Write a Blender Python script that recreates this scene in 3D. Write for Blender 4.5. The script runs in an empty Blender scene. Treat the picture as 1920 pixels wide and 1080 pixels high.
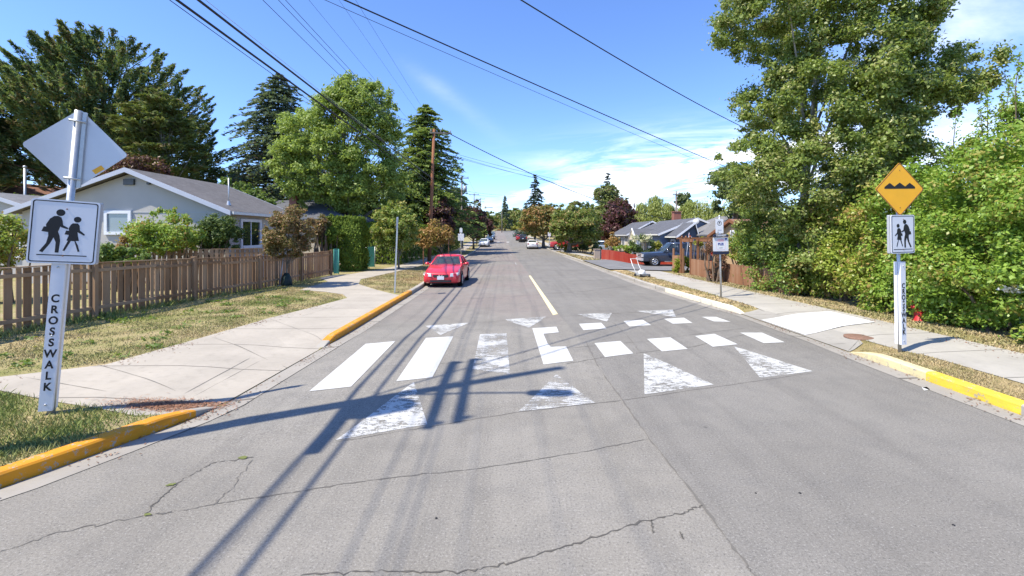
import bpy, bmesh, math, random
import numpy as np
from mathutils import Vector, Matrix, geometry
R = math.radians
sc = bpy.context.scene
COL = sc.collection

# ------------------------------------------------------------------ camera
F, CX, HY, CH = 850.0, 960.0, 440.0, 2.4        # focal length in photo pixels, principal column, horizon row, eye height
cam = bpy.data.cameras.new('camera'); cam_o = bpy.data.objects.new('camera', cam); COL.objects.link(cam_o)
cam.sensor_width = 36; cam.lens = F / 1920 * 36; cam.shift_y = -(540 - HY) / 1920
cam.clip_start = .1; cam.clip_end = 3000
cam_o.location = (0, 0, CH); cam_o.rotation_euler = (R(90), 0, 0)
sc.camera = cam_o
# ------------------------------------------------------------------ light
SUN_EL, SH_AZ = R(57), R(27.6)                  # elevation; direction the shadows fall
sd = Vector((math.cos(SH_AZ) * math.cos(SUN_EL), math.sin(SH_AZ) * math.cos(SUN_EL), -math.sin(SUN_EL)))
sun = bpy.data.lights.new('sun', 'SUN'); sun.energy = 3.9; sun.angle = R(.53); sun.color = (1, .92, .78)
sun_o = bpy.data.objects.new('sun', sun); COL.objects.link(sun_o)
sun_o.rotation_euler = sd.to_track_quat('-Z', 'Y').to_euler(); sun_o.location = (-20, -10, 40)
W = bpy.data.worlds.new('World'); sc.world = W; W.use_nodes = True
def build_world():
    nt = W.node_tree; N = nt.nodes; L = nt.links; N.clear()
    def nd(t, **k):
        n = N.new(t)
        for a, b in k.items(): setattr(n, a, b)
        return n
    def mth(op, a, b=None, clamp=False):
        n = nd('ShaderNodeMath', operation=op, use_clamp=clamp)
        for i, v in enumerate((a, b)):
            if v is None: continue
            if isinstance(v, (int, float)): n.inputs[i].default_value = v
            else: L.new(v, n.inputs[i])
        return n.outputs[0]
    sky = nd('ShaderNodeTexSky', sky_type='NISHITA', sun_disc=False, sun_elevation=SUN_EL)
    sky.sun_rotation = math.atan2(-sd.x, -sd.y); sky.air_density = .9; sky.dust_density = .25; sky.ozone_density = 1.6
    tint = nd('ShaderNodeMix', data_type='RGBA', blend_type='MULTIPLY'); tint.inputs[0].default_value = 1
    L.new(sky.outputs[0], tint.inputs[6]); tint.inputs[7].default_value = (.64, .80, 1.12, 1)
    tc = nd('ShaderNodeTexCoord'); sp = nd('ShaderNodeSeparateXYZ'); L.new(tc.outputs['Generated'], sp.inputs[0])
    x, y, z = sp.outputs
    ys = mth('MAXIMUM', y, .02)
    az = mth('DIVIDE', x, ys); el = mth('DIVIDE', z, ys)        # tangent-plane angles about the street's direction
    def gauss(v, c, w):
        d = mth('DIVIDE', mth('SUBTRACT', v, c), w)
        return mth('POWER', 2.718, mth('MULTIPLY', mth('MULTIPLY', d, d), -1))
    cmb = nd('ShaderNodeCombineXYZ')
    tilt = mth('SUBTRACT', el, mth('MULTIPLY', az, .12))
    L.new(mth('MULTIPLY', az, 3.2), cmb.inputs[0]); L.new(mth('MULTIPLY', tilt, 21), cmb.inputs[1]); cmb.inputs[2].default_value = 3.7
    n1 = nd('ShaderNodeTexNoise'); n1.inputs['Scale'].default_value = 1.0; n1.inputs['Detail'].default_value = 9; n1.inputs['Roughness'].default_value = .62
    n1.inputs['Distortion'].default_value = .5
    L.new(cmb.outputs[0], n1.inputs['Vector'])
    cm2 = nd('ShaderNodeCombineXYZ'); L.new(mth('MULTIPLY', az, 2.1), cm2.inputs[0]); L.new(mth('MULTIPLY', el, 5), cm2.inputs[1]); cm2.inputs[2].default_value = 9.2
    n2 = nd('ShaderNodeTexNoise'); n2.inputs['Scale'].default_value = 1.4; n2.inputs['Detail'].default_value = 7; n2.inputs['Roughness'].default_value = .6
    L.new(cm2.outputs[0], n2.inputs['Vector'])
    # cirrus bank low over the right-hand houses, thin streaks elsewhere
    m1 = mth('MULTIPLY', gauss(az, .42, .36), gauss(mth('SUBTRACT', el, mth('MULTIPLY', az, .13)), .075, .075))
    m2 = mth('MULTIPLY', gauss(az, .95, .22), gauss(el, .30, .26))
    m3 = mth('MULTIPLY', gauss(az, -.14, .10), gauss(mth('ADD', el, mth('MULTIPLY', az, .75)), .20, .022))
    m4 = mth('MULTIPLY', gauss(az, -.15, .45), gauss(el, .03, .05))
    s1 = mth('MULTIPLY', mth('SUBTRACT', n1.outputs[0], .44), 4.6, True)
    s2 = mth('MULTIPLY', mth('SUBTRACT', n2.outputs[0], .38), 3.0, True)
    c = mth('ADD', mth('MULTIPLY', m1, mth('MULTIPLY', s1, 2.2)), mth('MULTIPLY', m2, mth('MULTIPLY', s2, .75)))
    c = mth('ADD', c, mth('MULTIPLY', m3, mth('MULTIPLY', s2, .16)))
    c = mth('ADD', c, mth('MULTIPLY', m4, .10))
    front = mth('GREATER_THAN', y, .05)
    c = mth('MULTIPLY', mth('MINIMUM', c, .93), front, True)
    mix = nd('ShaderNodeMix', data_type='RGBA'); L.new(c, mix.inputs[0]); L.new(tint.outputs[2], mix.inputs[6]); mix.inputs[7].default_value = (6.9, 7.1, 7.4, 1)
    bg = nd('ShaderNodeBackground'); bg.inputs[1].default_value = .135; L.new(mix.outputs[2], bg.inputs[0])
    out = nd('ShaderNodeOutputWorld'); L.new(bg.outputs[0], out.inputs[0])
build_world()
sc.view_settings.view_transform = 'Standard'; sc.view_settings.look = 'None'; sc.view_settings.exposure = 1.0; sc.view_settings.gamma = 1
try:
    sc.cycles.max_bounces = 5; sc.cycles.transparent_max_bounces = 8; sc.cycles.diffuse_bounces = 2; sc.cycles.glossy_bounces = 2
    sc.cycles.transmission_bounces = 3; sc.cycles.sample_clamp_indirect = 6
except Exception: pass

# ------------------------------------------------------------------ terrain functions and pixel -> place helpers
def T(y):                                       # the street climbs gently in the distance
    t = max(0.0, y - 58.0); return .0245 * (math.sqrt(t * t + 144) - 12)
def RX(y): return -.021 * y                     # the street runs slightly left of the view axis
def hump(x, y):                                 # raised crosswalk, skewed across the street
    s = y - .335 * x
    if s < 6.05 or s > 12.75: return 0.0
    e = min((s - 6.05) / 1.7, (12.75 - s) / 1.7, 1.0); e = e * e * (3 - 2 * e)
    side = max(0.0, min(1.0, (x + 4.1) / .6, (6.95 - x) / .6))
    return .055 * e * side
def road_z(x, y): return T(y) + hump(x, y)
def smooth(t): t = max(0, min(1, t)); return t * t * (3 - 2 * t)
def left_z(x, y):
    kx = KLX(y)
    base = .125 + .022 * max(0.0, min(5.5, -x - 5.0))
    if 5.45 < y < 10.6:
        r = min(smooth((y - 5.5) / .55), smooth((10.32 - y) / .55))
        d = max(0.0, kx - x); base = base * (1 - r * (1 - smooth(d / 1.7)))
    return T(y) + base
def right_z(x, y):
    kx = KRX(y); base = .125 + .012 * max(0.0, min(4, x - 8)) - .50 * smooth((x - 8.1) / 3.6) * smooth((y - 26.5) / 9)
    if 8.4 < y < 14.55:
        r = min(smooth((y - 8.42) / .6), smooth((14.5 - y) / .6))
        d = max(0.0, x - kx); base = base * (1 - r * (1 - smooth(d / 1.5)))
    return T(y) + base
def lerp_poly(pts, y):
    if y <= pts[0][0]: return pts[0][1]
    for (a, b), (c, d) in zip(pts, pts[1:]):
        if y <= c: return b + (d - b) * (y - a) / (c - a)
    return pts[-1][1]
KL = [(-6, -13.0), (-1, -9.5), (1.2, -7.4), (2.8, -5.75), (4.28, -4.83), (5.8, -4.2), (6.3, -4.06), (9.95, -3.98), (20, -4.05), (38, -4.65), (80, -5.55), (300, -10.2)]
KR = [(-8, 6.7), (6.1, 6.77), (9.2, 6.86), (13.8, 6.9), (17.4, 6.56), (21.9, 6.25), (35.8, 6.15), (60, 5.75), (300, .6)]
def KLX(y): return lerp_poly(KL, y)
def KRX(y): return lerp_poly(KR, y)
def gp(px, py, z=0.0):
    d = (CH - z) * F / (py - HY); return ((px - CX) / F * d, d)
def gpr(px, py):
    z = 0
    for _ in range(4):
        x, y = gp(px, py, z); z = road_z(x, y)
    return (x, y)
def at(px, py, Y): return Vector(((px - CX) / F * Y, Y, CH + (HY - py) / F * Y))
def grade(x, y):
    if x < KLX(y): return left_z(x, y)
    if x > KRX(y): return right_z(x, y)
    return road_z(x, y)

# ------------------------------------------------------------------ materials
MATS = {}
class NT:
    def __init__(s, name):
        s.m = bpy.data.materials.new(name); s.m.use_nodes = True; s.N = s.m.node_tree.nodes; s.L = s.m.node_tree.links
        s.b = s.N['Principled BSDF']; s.geo = None
    def nd(s, t, **k):
        n = s.N.new(t)
        for a, b in k.items(): setattr(n, a, b)
        return n
    def pos(s):
        if s.geo is None: s.geo = s.nd('ShaderNodeNewGeometry')
        return s.geo.outputs['Position']
    def put(s, sock, v):
        if isinstance(v, (int, float)): sock.default_value = v
        elif isinstance(v, (tuple, list)): sock.default_value = tuple(v) + ((1,) if len(v) == 3 and len(sock.default_value) == 4 else ())
        else: s.L.new(v, sock)
    def math(s, op, a, b=None, clamp=False):
        n = s.nd('ShaderNodeMath', operation=op, use_clamp=clamp); s.put(n.inputs[0], a)
        if b is not None: s.put(n.inputs[1], b)
        return n.outputs[0]
    def noise(s, scale, detail=4, rough=.55, vec=None, stretch=None, dist=0):
        n = s.nd('ShaderNodeTexNoise'); n.inputs['Scale'].default_value = scale; n.inputs['Detail'].default_value = detail
        n.inputs['Roughness'].default_value = rough; n.inputs['Distortion'].default_value = dist
        v = vec if vec is not None else s.pos()
        if stretch is not None:
            mp = s.nd('ShaderNodeMapping'); mp.inputs['Scale'].default_value = stretch; s.L.new(v, mp.inputs[0]); v = mp.outputs[0]
        s.L.new(v, n.inputs['Vector']); return n.outputs[0]
    def ramp(s, v, lo, hi): 
        n = s.nd('ShaderNodeMapRange'); s.put(n.inputs[0], v); n.inputs[1].default_value = lo; n.inputs[2].default_value = hi; n.clamp = True
        return n.outputs[0]
    def mix(s, f, a, b, blend='MIX'):
        n = s.nd('ShaderNodeMix', data_type='RGBA', blend_type=blend); s.put(n.inputs[0], f); s.put(n.inputs[6], a); s.put(n.inputs[7], b); return n.outputs[2]
    def bump(s, h, dist=.01, strength=.5):
        n = s.nd('ShaderNodeBump'); n.inputs['Strength'].default_value = strength; n.inputs['Distance'].default_value = dist
        s.L.new(h, n.inputs['Height']); s.L.new(n.outputs[0], s.b.inputs['Normal'])
    def end(s, col=None, rough=None, metal=None, spec=None):
        for k, v in (('Base Color', col), ('Roughness', rough), ('Metallic', metal), ('Specular IOR Level', spec)):
            if v is not None: s.put(s.b.inputs[k], v)
        return s.m
def xyz(s):
    n = s.nd('ShaderNodeSeparateXYZ'); s.L.new(s.pos(), n.inputs[0]); return n.outputs

def M(name):
    return MATS[name]
def plain(name, col, rough=.6, metal=0, var=.12, scale=6, spec=.4, coat=0):
    s = NT(name); n = s.noise(scale, 5); n2 = s.noise(scale * 9, 3)
    f = s.math('ADD', s.math('MULTIPLY', n, .7), s.math('MULTIPLY', n2, .3))
    c = s.mix(s.ramp(f, .3, .7), tuple(v * (1 - var) for v in col), tuple(min(1, v * (1 + var)) for v in col))
    s.end(c, rough, metal, spec)
    if coat: s.b.inputs['Coat Weight'].default_value = coat; s.b.inputs['Coat Roughness'].default_value = .08
    MATS[name] = s.m; return s.m

def mat_asphalt():
    s = NT('asphalt'); x, y, z = xyz(s)
    seam = s.math('ADD', s.math('MULTIPLY', y, -.027), 1.75)
    right = s.ramp(s.math('SUBTRACT', x, s.math('ADD', seam, s.math('MULTIPLY', s.noise(5, 2), .05))), -.01, .02)
    far = s.ramp(y, 12.0, 14.5)
    big = s.ramp(s.noise(.35, 5, .62), .38, .62); mid = s.noise(2.2, 5, .6); fine = s.noise(48, 3, .8); grit = s.noise(120, 2, .8)
    a = s.mix(big, (.204, .190, .162), (.250, .234, .202))
    a = s.mix(s.math('MULTIPLY', far, s.ramp(s.noise(.22, 3), .3, .6)), a, (.228, .194, .170))
    b = s.mix(big, (.182, .171, .150), (.214, .202, .178))
    c = s.mix(right, a, b)
    c = s.mix(s.math('MULTIPLY', s.ramp(mid, .45, .72), .34), c, (.115, .112, .106))
    # wheel-path and lane streaks running with the street
    st = s.noise(1.3, 4, .6, stretch=(2.2, .09, 1)); c = s.mix(s.math('MULTIPLY', s.ramp(st, .5, .72), .42), c, (.120, .112, .10))
    # stones: light aggregate and dark pits
    near = s.ramp(y, 26, 6)
    c = s.mix(s.math('MULTIPLY', s.ramp(fine, .56, .74), s.math('MULTIPLY', near, .85)), c, (.40, .385, .36))
    c = s.mix(s.math('MULTIPLY', s.ramp(fine, .46, .30), s.math('MULTIPLY', near, .85)), c, (.062, .061, .060))
    c = s.mix(s.math('MULTIPLY', s.ramp(grit, .58, .72), s.math('MULTIPLY', near, .8)), c, (.44, .43, .40))
    # oil spots
    v = s.nd('ShaderNodeTexVoronoi'); v.inputs['Scale'].default_value = 1.1; s.L.new(s.pos(), v.inputs['Vector'])
    c = s.mix(s.math('MULTIPLY', s.ramp(v.outputs['Distance'], .045, .02), .6), c, (.07, .068, .066))
    h = s.math('ADD', s.math('MULTIPLY', fine, .7), s.math('MULTIPLY', grit, .5)); s.bump(h, .006, .55)
    MATS['asphalt'] = s.end(c, .88, 0, .25)
def mat_drive():
    s = NT('driveway_asphalt'); c = s.mix(s.ramp(s.noise(1.2, 6), .35, .65), (.14, .138, .135), (.19, .186, .18)); MATS['drive'] = s.end(c, .9)
def mat_concrete(name, base, joint_y=1.52, offset=0.0, dirt=.5):
    s = NT(name); x, y, z = xyz(s)
    n = s.noise(.9, 6, .62); f = s.noise(60, 3, .7); m = s.noise(7, 5, .6)
    c = s.mix(s.ramp(n, .32, .68), tuple(v * .86 for v in base), tuple(v * 1.06 for v in base))
    c = s.mix(s.math('MULTIPLY', s.ramp(m, .52, .78), dirt * .55), c, tuple(v * .66 for v in base))
    c = s.mix(s.math('MULTIPLY', s.ramp(f, .55, .75), .18), c, tuple(v * .6 for v in base))
    if joint_y:
        fr = s.math('FRACT', s.math('ADD', s.math('DIVIDE', s.math('ADD', y, s.math('MULTIPLY', x, -.1)), joint_y), offset))
        j = s.math('LESS_THAN', s.math('ABSOLUTE', s.math('SUBTRACT', fr, .5)), .011)
        c = s.mix(s.math('MULTIPLY', j, .85), c, tuple(v * .32 for v in base))
    s.bump(f, .003, .3)
    MATS[name] = s.end(c, .85, 0, .3)
def grass_mask(s):
    n = s.noise(.55, 5, .62); m = s.noise(2.6, 4, .6)
    return s.ramp(s.math('ADD', s.math('MULTIPLY', n, .62), s.math('MULTIPLY', m, .38)), .40, .60)
def mat_lawn(name, dry, green, bias=0):
    s = NT(name); f = s.noise(38, 4, .7)
    g = s.math('ADD', grass_mask(s), bias, True)
    c = s.mix(g, dry, green)
    c = s.mix(s.math('MULTIPLY', s.ramp(f, .42, .66), .5), c, tuple(v * .5 for v in green))
    c = s.mix(s.math('MULTIPLY', s.ramp(s.noise(1.3, 4), .58, .70), .6), c, (.36, .27, .19))
    s.bump(f, .03, .6); MATS[name] = s.end(c, .95, 0, .15)
def mat_blade(name, dry, green, bias=0):
    s = NT(name); g = s.math('ADD', grass_mask(s), bias, True)
    s.pos(); r = s.geo.outputs['Random Per Island']
    g = s.ramp(s.math('ADD', g, s.math('MULTIPLY', s.math('SUBTRACT', r, .5), .9)), .2, .8)
    c = s.mix(g, dry, green); c = s.mix(s.math('MULTIPLY', r, .4), c, (.40, .34, .18))
    MATS[name] = s.end(c, .8, 0, .2)
def leaf_mat(name, c1, c2, c3=None, trans=.35, spec=.45, rough=.5, tip=.15):
    s = NT(name); s.pos(); r = s.geo.outputs['Random Per Island']; n = s.noise(.8, 3)
    c = s.mix(s.ramp(s.math('ADD', s.math('MULTIPLY', r, .65), s.math('MULTIPLY', n, .35)), .15, .85), c1, c2)
    if c3: 
        r2 = s.math('FRACT', s.math('MULTIPLY', r, 37.7)); k = s.ramp(s.math('ADD', s.math('MULTIPLY', s.noise(.9, 3), 1.0), s.math('MULTIPLY', r2, .5)), .92 - tip, 1.0 - tip)
        c = s.mix(k, c, c3)
    s.end(c, rough, 0, spec)
    tr = s.nd('ShaderNodeBsdfTranslucent'); tc = s.mix(.5, c, (.25, .34, .03), 'MIX'); s.L.new(tc, tr.inputs[0])
    mx = s.nd('ShaderNodeMixShader'); mx.inputs[0].default_value = trans; s.L.new(s.b.outputs[0], mx.inputs[1]); s.L.new(tr.outputs[0], mx.inputs[2])
    out = [n for n in s.N if n.type == 'OUTPUT_MATERIAL'][0]; s.L.new(mx.outputs[0], out.inputs[0])
    MATS[name] = s.m
def mat_wood(name, c1, c2, grey=None, scale=9, gw=.5):
    s = NT(name); s.pos(); r = s.geo.outputs['Random Per Island']
    n = s.noise(scale, 6, .65, stretch=(1, 1, .07)); b = s.noise(1.1, 4)
    c = s.mix(s.ramp(s.math('ADD', s.math('MULTIPLY', n, .6), s.math('MULTIPLY', r, .4)), .25, .75), c1, c2)
    if grey: c = s.mix(s.math('MULTIPLY', s.ramp(s.math('ADD', s.math('MULTIPLY', b, .7), s.math('MULTIPLY', r, .3)), .4, .65), gw), c, grey)
    s.bump(n, .006, .5); MATS[name] = s.end(c, .85, 0, .2)
def mat_shingle(name, base, row=.14):
    s = NT(name); x, y, z = xyz(s)
    v = s.nd('ShaderNodeCombineXYZ'); s.L.new(s.math('ADD', y, s.math('MULTIPLY', x, .25)), v.inputs[0]); s.L.new(s.math('MULTIPLY', z, 1.0), v.inputs[1])
    br = s.nd('ShaderNodeTexBrick'); br.inputs['Scale'].default_value = 1; br.inputs['Brick Width'].default_value = .3; br.inputs['Row Height'].default_value = row * .42
    br.inputs['Mortar Size'].default_value = .006; br.inputs['Color1'].default_value = tuple(v_ * .85 for v_ in base) + (1,); br.inputs['Color2'].default_value = tuple(v_ * 1.15 for v_ in base) + (1,)
    br.inputs['Mortar'].default_value = tuple(v_ * .5 for v_ in base) + (1,)
    s.L.new(v.outputs[0], br.inputs['Vector'])
    c = s.mix(s.math('MULTIPLY', s.ramp(s.noise(.9, 5), .4, .7), .4), br.outputs[0], tuple(v_ * 1.25 for v_ in base))
    c = s.mix(s.math('MULTIPLY', s.noise(60, 2, .8), .35), c, tuple(v_ * .6 for v_ in base))
    MATS[name] = s.end(c, .92, 0, .15)
def mat_paint(name, col, under, wear, scale=9, stretch=None):           # road paint worn through to the asphalt
    s = NT(name); n = s.noise(scale, 7, .68, stretch=stretch); f = s.noise(60, 3, .7)
    k = s.math('ADD', s.math('ADD', s.math('MULTIPLY', n, .42), s.math('MULTIPLY', f, .26)), s.math('MULTIPLY', s.noise(1.9, 4, .6), .32))
    w = s.ramp(k, wear - .035, wear + .035)
    c = s.mix(s.math('MULTIPLY', s.ramp(s.noise(3, 5), .4, .7), .25), col, tuple(v * .7 for v in col))
    ln = s.noise(5, 5, .7, stretch=(.5, 6, 1)); l2 = s.noise(7, 5, .7, stretch=(5, .35, 1))
    c = s.mix(s.math('MULTIPLY', s.ramp(ln, .56, .62), .35), c, tuple(v * .5 for v in col)); c = s.mix(s.math('MULTIPLY', s.ramp(l2, .55, .68), .30), c, tuple(v * .55 for v in col))
    s.end(c, .75, 0, .3)
    tr = s.nd('ShaderNodeBsdfTransparent'); mx = s.nd('ShaderNodeMixShader'); s.L.new(w, mx.inputs[0]); s.L.new(tr.outputs[0], mx.inputs[1]); s.L.new(s.b.outputs[0], mx.inputs[2])
    out = [n_ for n_ in s.N if n_.type == 'OUTPUT_MATERIAL'][0]; s.L.new(mx.outputs[0], out.inputs[0]); MATS[name] = s.m
def mat_pole():
    s = NT('pole_wood'); n = s.noise(7, 6, .7, stretch=(1, 1, .05)); x, y, z = xyz(s)
    c = s.mix(s.ramp(n, .3, .7), (.20, .085, .045), (.36, .17, .095)); MATS['pole_wood'] = s.end(c, .9, 0, .2)
def mat_bark(name, c1, c2):
    s = NT(name); n = s.noise(9, 6, .7, stretch=(1, 1, .25)); c = s.mix(s.ramp(n, .35, .65), c1, c2); s.bump(n, .03, .8); MATS[name] = s.end(c, .95, 0, .15)
def mat_glass(name, col=(.02, .025, .03), rough=.04, see=0):
    s = NT(name); s.end(col, rough, 0, .9); s.b.inputs['Coat Weight'].default_value = .6; s.b.inputs['Coat Roughness'].default_value = .02; MATS[name] = s.m
    if see:
        tr = s.nd('ShaderNodeBsdfTransparent'); tr.inputs[0].default_value = (.80, .90, .86, 1); mx = s.nd('ShaderNodeMixShader'); mx.inputs[0].default_value = see; s.L.new(s.b.outputs[0], mx.inputs[1]); s.L.new(tr.outputs[0], mx.inputs[2])
        out = [n_ for n_ in s.N if n_.type == 'OUTPUT_MATERIAL'][0]; s.L.new(mx.outputs[0], out.inputs[0])
def mat_stucco(name, col):
    s = NT(name); n = s.noise(.8, 5); f = s.noise(45, 3, .7)
    c = s.mix(s.ramp(n, .3, .7), tuple(v * .92 for v in col), tuple(v * 1.05 for v in col)); s.bump(f, .006, .5); MATS[name] = s.end(c, .92, 0, .2)

def mat_curb_paint(name, col, wear):
    s = NT(name); n = s.noise(11, 7, .7); b = s.noise(1.7, 5, .6); f = s.noise(70, 3, .7)
    c = s.mix(s.ramp(b, .35, .7), tuple(v * .86 for v in col), col)
    c = s.mix(s.math('MULTIPLY', s.ramp(s.noise(5, 6, .65, stretch=(.4, .4, 3)), .5, .72), .45), c, (col[0] * .45, col[1] * .42, col[2] * .6 + .02))
    c = s.mix(s.ramp(s.math('ADD', s.math('MULTIPLY', n, .7), s.math('MULTIPLY', f, .3)), wear, wear + .04), c, (.34, .315, .27))
    s.bump(n, .004, .5); MATS[name] = s.end(c, .7, 0, .3)
mat_asphalt(); mat_drive()
mat_concrete('concrete', (.40, .362, .30), 1.52, 0, .9); mat_concrete('curb_concrete', (.37, .345, .30), 3.0); mat_concrete('gutter', (.31, .288, .25), 3.0, .2, .8)
mat_concrete('concrete_right', (.385, .365, .32), 1.52, .3, .8); mat_concrete('apron', (.32, .303, .268), 0, 0, .9); mat_concrete('new_concrete', (.62, .62, .60), 0, 0, .35)
mat_concrete('pavers_wall', (.40, .33, .27), .35, 0, .7)
mat_lawn('lawn', (.43, .34, .19), (.22, .225, .075)); mat_lawn('lawn_dry', (.36, .28, .145), (.21, .19, .07), -.25); mat_lawn('lawn_far', (.27, .23, .11), (.12, .14, .045), 0)
mat_lawn('straw', (.55, .42, .23), (.38, .28, .14), -.3)
mat_blade('blade', (.48, .39, .205), (.235, .27, .075)); mat_blade('blade_dry', (.46, .36, .20), (.24, .23, .085), -.12); mat_blade('blade_green', (.38, .37, .14), (.19, .28, .06), .22)
mat_curb_paint('yellow_paint', (.70, .29, .016), .55); mat_curb_paint('yellow_bright', (.80, .58, .06), .56); mat_curb_paint('yellow_faded', (.72, .62, .34), .55); plain('cream_kerb', (.72, .66, .50), .7, 0, .12, 6)
plain('galv', (.50, .52, .53), .42, .55, .12, 14); plain('sign_back', (.56, .57, .60), .38, .35, .04, 2); plain('sign_white', (.70, .715, .75), .45, 0, .03, 3)
plain('box_grey', (.42, .43, .45), .5, .2, .08, 6); plain('black', (.012, .012, .014), .5, 0, .1, 6); plain('sign_yellow', (.85, .42, .02), .45, 0, .05, 5); plain('orange_sticker', (.85, .42, .03), .5, 0, .05)
plain('rust_edge', (.22, .09, .04), .7); plain('navy', (.02, .028, .06), .5); plain('pink', (.80, .46, .48), .5); plain('blue_ink', (.05, .07, .28), .5)
plain('trim_white', (.72, .74, .78), .6, 0, .06, 4); plain('fascia', (.44, .47, .54), .6, 0, .05, 3); plain('gutter_white', (.70, .69, .64), .5, 0, .06)
plain('steel_dark', (.10, .105, .11), .5, .5); plain('insulator', (.30, .31, .33), .3); plain('cable', (.012, .012, .014), .6); plain('wire', (.025, .028, .034), .5)
plain('transformer', (.33, .35, .37), .5, .3); plain('brick', (.28, .115, .08), .9, 0, .3, 20); plain('hydrant_red', (.50, .02, .025), .5, 0, .15, 8)
plain('tyre', (.02, .02, .021), .85); plain('rim', (.50, .51, .53), .3, .85, .08); plain('bumper_silver', (.55, .56, .57), .35, .25); plain('chrome', (.72, .73, .75), .15, .95, .03); plain('lamp_glass', (.62, .64, .62), .12, .1, .1); plain('tail_red', (.35, .01, .012), .25); plain('dark_plastic', (.025, .026, .028), .55)
plain('plate', (.62, .64, .70), .5); plain('interior', (.03, .03, .034), .8); plain('seat_cloth', (.05, .055, .065), .9)
plain('car_red', (.62, .028, .045), .32, .05, .03, 2, .5, .7); plain('car_red_dark', (.40, .03, .03), .35, .05, .04, 2, .5, .6); plain('car_white', (.74, .75, .76), .3, 0, .03, 2, .5, .6); plain('car_navy', (.035, .047, .075), .28, .25, .06, 2, .5, .7)
plain('car_grey', (.13, .16, .21), .3, .4, .05, 2, .5, .6); plain('car_blue_grey', (.25, .32, .42), .3, .4, .05, 2, .5, .6); plain('car_black', (.02, .021, .024), .25, .1, .05, 2, .5, .7); plain('car_silver', (.36, .43, .50), .3, .5, .05, 2, .5, .6); plain('van_white', (.8, .8, .78), .4)
plain('watering_bag', (.012, .03, .025), .6, 0, .4, 12); plain('teal_mesh', (.10, .36, .30), .7, 0, .2, 8); plain('red_flag', (.62, .02, .03), .7); plain('flag_white', (.8, .8, .8), .7); plain('mower_white', (.74, .75, .74), .4); plain('mower_grey', (.30, .32, .33), .5); plain('needles', (.33, .17, .10), .95, 0, .35, 40)
plain('hole_cover', (.22, .13, .09), .8, .1, .3, 30); plain('dish_grey', (.42, .43, .44), .4); plain('copper_tag', (.6, .55, .2), .5)
mat_wood('fence_wood', (.185, .108, .058), (.36, .225, .13), (.38, .29, .20), gw=.42); mat_wood('cedar_fence', (.24, .115, .058), (.33, .175, .095), (.33, .22, .15), gw=.3); mat_wood('red_fence', (.46, .055, .035), (.58, .095, .06), (.5, .2, .12), gw=.2); mat_wood('stake_wood', (.20, .09, .05), (.30, .15, .09)); mat_wood('arbor_wood', (.19, .088, .045), (.27, .13, .07))
mat_pole(); mat_bark('bark_brown', (.10, .072, .05), (.20, .155, .115)); mat_bark('bark_pale', (.20, .18, .15), (.42, .39, .34)); mat_bark('bark_grey', (.13, .12, .105), (.26, .24, .21)); mat_bark('pole_grey', (.17, .145, .12), (.27, .24, .205))
mat_glass('car_glass', see=.45); mat_glass('windscreen', (.07, .10, .11), .05, .55); mat_glass('window_dark', (.012, .016, .02), .05); mat_glass('window_blind', (.20, .25, .28), .15)
mat_stucco('stucco_grey', (.45, .435, .405)); mat_stucco('stucco_beige', (.50, .45, .36)); mat_stucco('siding_blue', (.17, .215, .30)); mat_stucco('siding_dark', (.11, .13, .16)); mat_stucco('wall_tan', (.45, .31, .17)); mat_stucco('wall_cream', (.55, .50, .40))
mat_shingle('roof_grey', (.155, .148, .146)); mat_shingle('roof_slate', (.12, .125, .14)); mat_shingle('roof_brown', (.26, .14, .10)); mat_shingle('roof_light', (.21, .21, .215))
mat_paint('paint_white', (.53, .53, .50), None, .36, 9); mat_paint('paint_old', (.50, .50, .475), None, .478, 11, (.8, 1.5, 1)); mat_paint('paint_worn', (.48, .48, .46), None, .482, 9, (.8, 2.4, 1)); mat_paint('paint_ghost', (.52, .52, .50), None, .498, 10, (.6, 3, 1)); mat_paint('paint_yellow', (.78, .68, .38), None, .36, 7)
s_ = NT('crack'); s_.end((.095, .088, .076), .95); MATS['crack'] = s_.m
s_ = NT('crack_soft'); s_.end((.135, .126, .11), .95); MATS['crack_soft'] = s_.m
s_ = NT('moss'); s_.end((.13, .15, .04), .95); MATS['moss'] = s_.m
leaf_mat('leaf_poplar', (.145, .21, .042), (.30, .375, .085), (.40, .40, .15), .42, .4, .42, .07)
leaf_mat('leaf_maple', (.23, .32, .055), (.40, .49, .125), None, .5)
leaf_mat('leaf_young_maple', (.17, .25, .04), (.30, .37, .08), (.42, .36, .09), .42, tip=.1)
leaf_mat('leaf_orange', (.26, .23, .05), (.38, .32, .08), (.42, .23, .08), .4, tip=.35)
leaf_mat('leaf_brown', (.15, .135, .04), (.25, .195, .075), (.30, .16, .07), .3, tip=.2)
leaf_mat('leaf_hedge', (.19, .33, .04), (.37, .53, .09), (.42, .36, .09), .48, .5, .42, .02)
leaf_mat('leaf_hedge_dark', (.13, .23, .035), (.26, .37, .07), (.32, .23, .07), .4, .5, .42, .03)
leaf_mat('leaf_hedge_yellow', (.27, .36, .045), (.44, .51, .09), (.48, .32, .11), .45, .5, .42, .06)
leaf_mat('leaf_shrub', (.24, .37, .05), (.40, .52, .10), (.48, .28, .06), .45, tip=.0)
leaf_mat('leaf_weed', (.10, .18, .03), (.20, .28, .06), None, .4)
leaf_mat('leaf_cedar_hedge', (.075, .135, .018), (.18, .24, .028), None, .22, .2, .7)
leaf_mat('leaf_cedar_gold', (.16, .21, .018), (.24, .27, .03), None, .25, .2, .7)
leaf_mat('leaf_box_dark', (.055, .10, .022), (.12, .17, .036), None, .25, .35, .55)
leaf_mat('needle_cypress', (.085, .145, .066), (.175, .235, .095), (.29, .22, .11), .32, .2, .7, .05)
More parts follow.
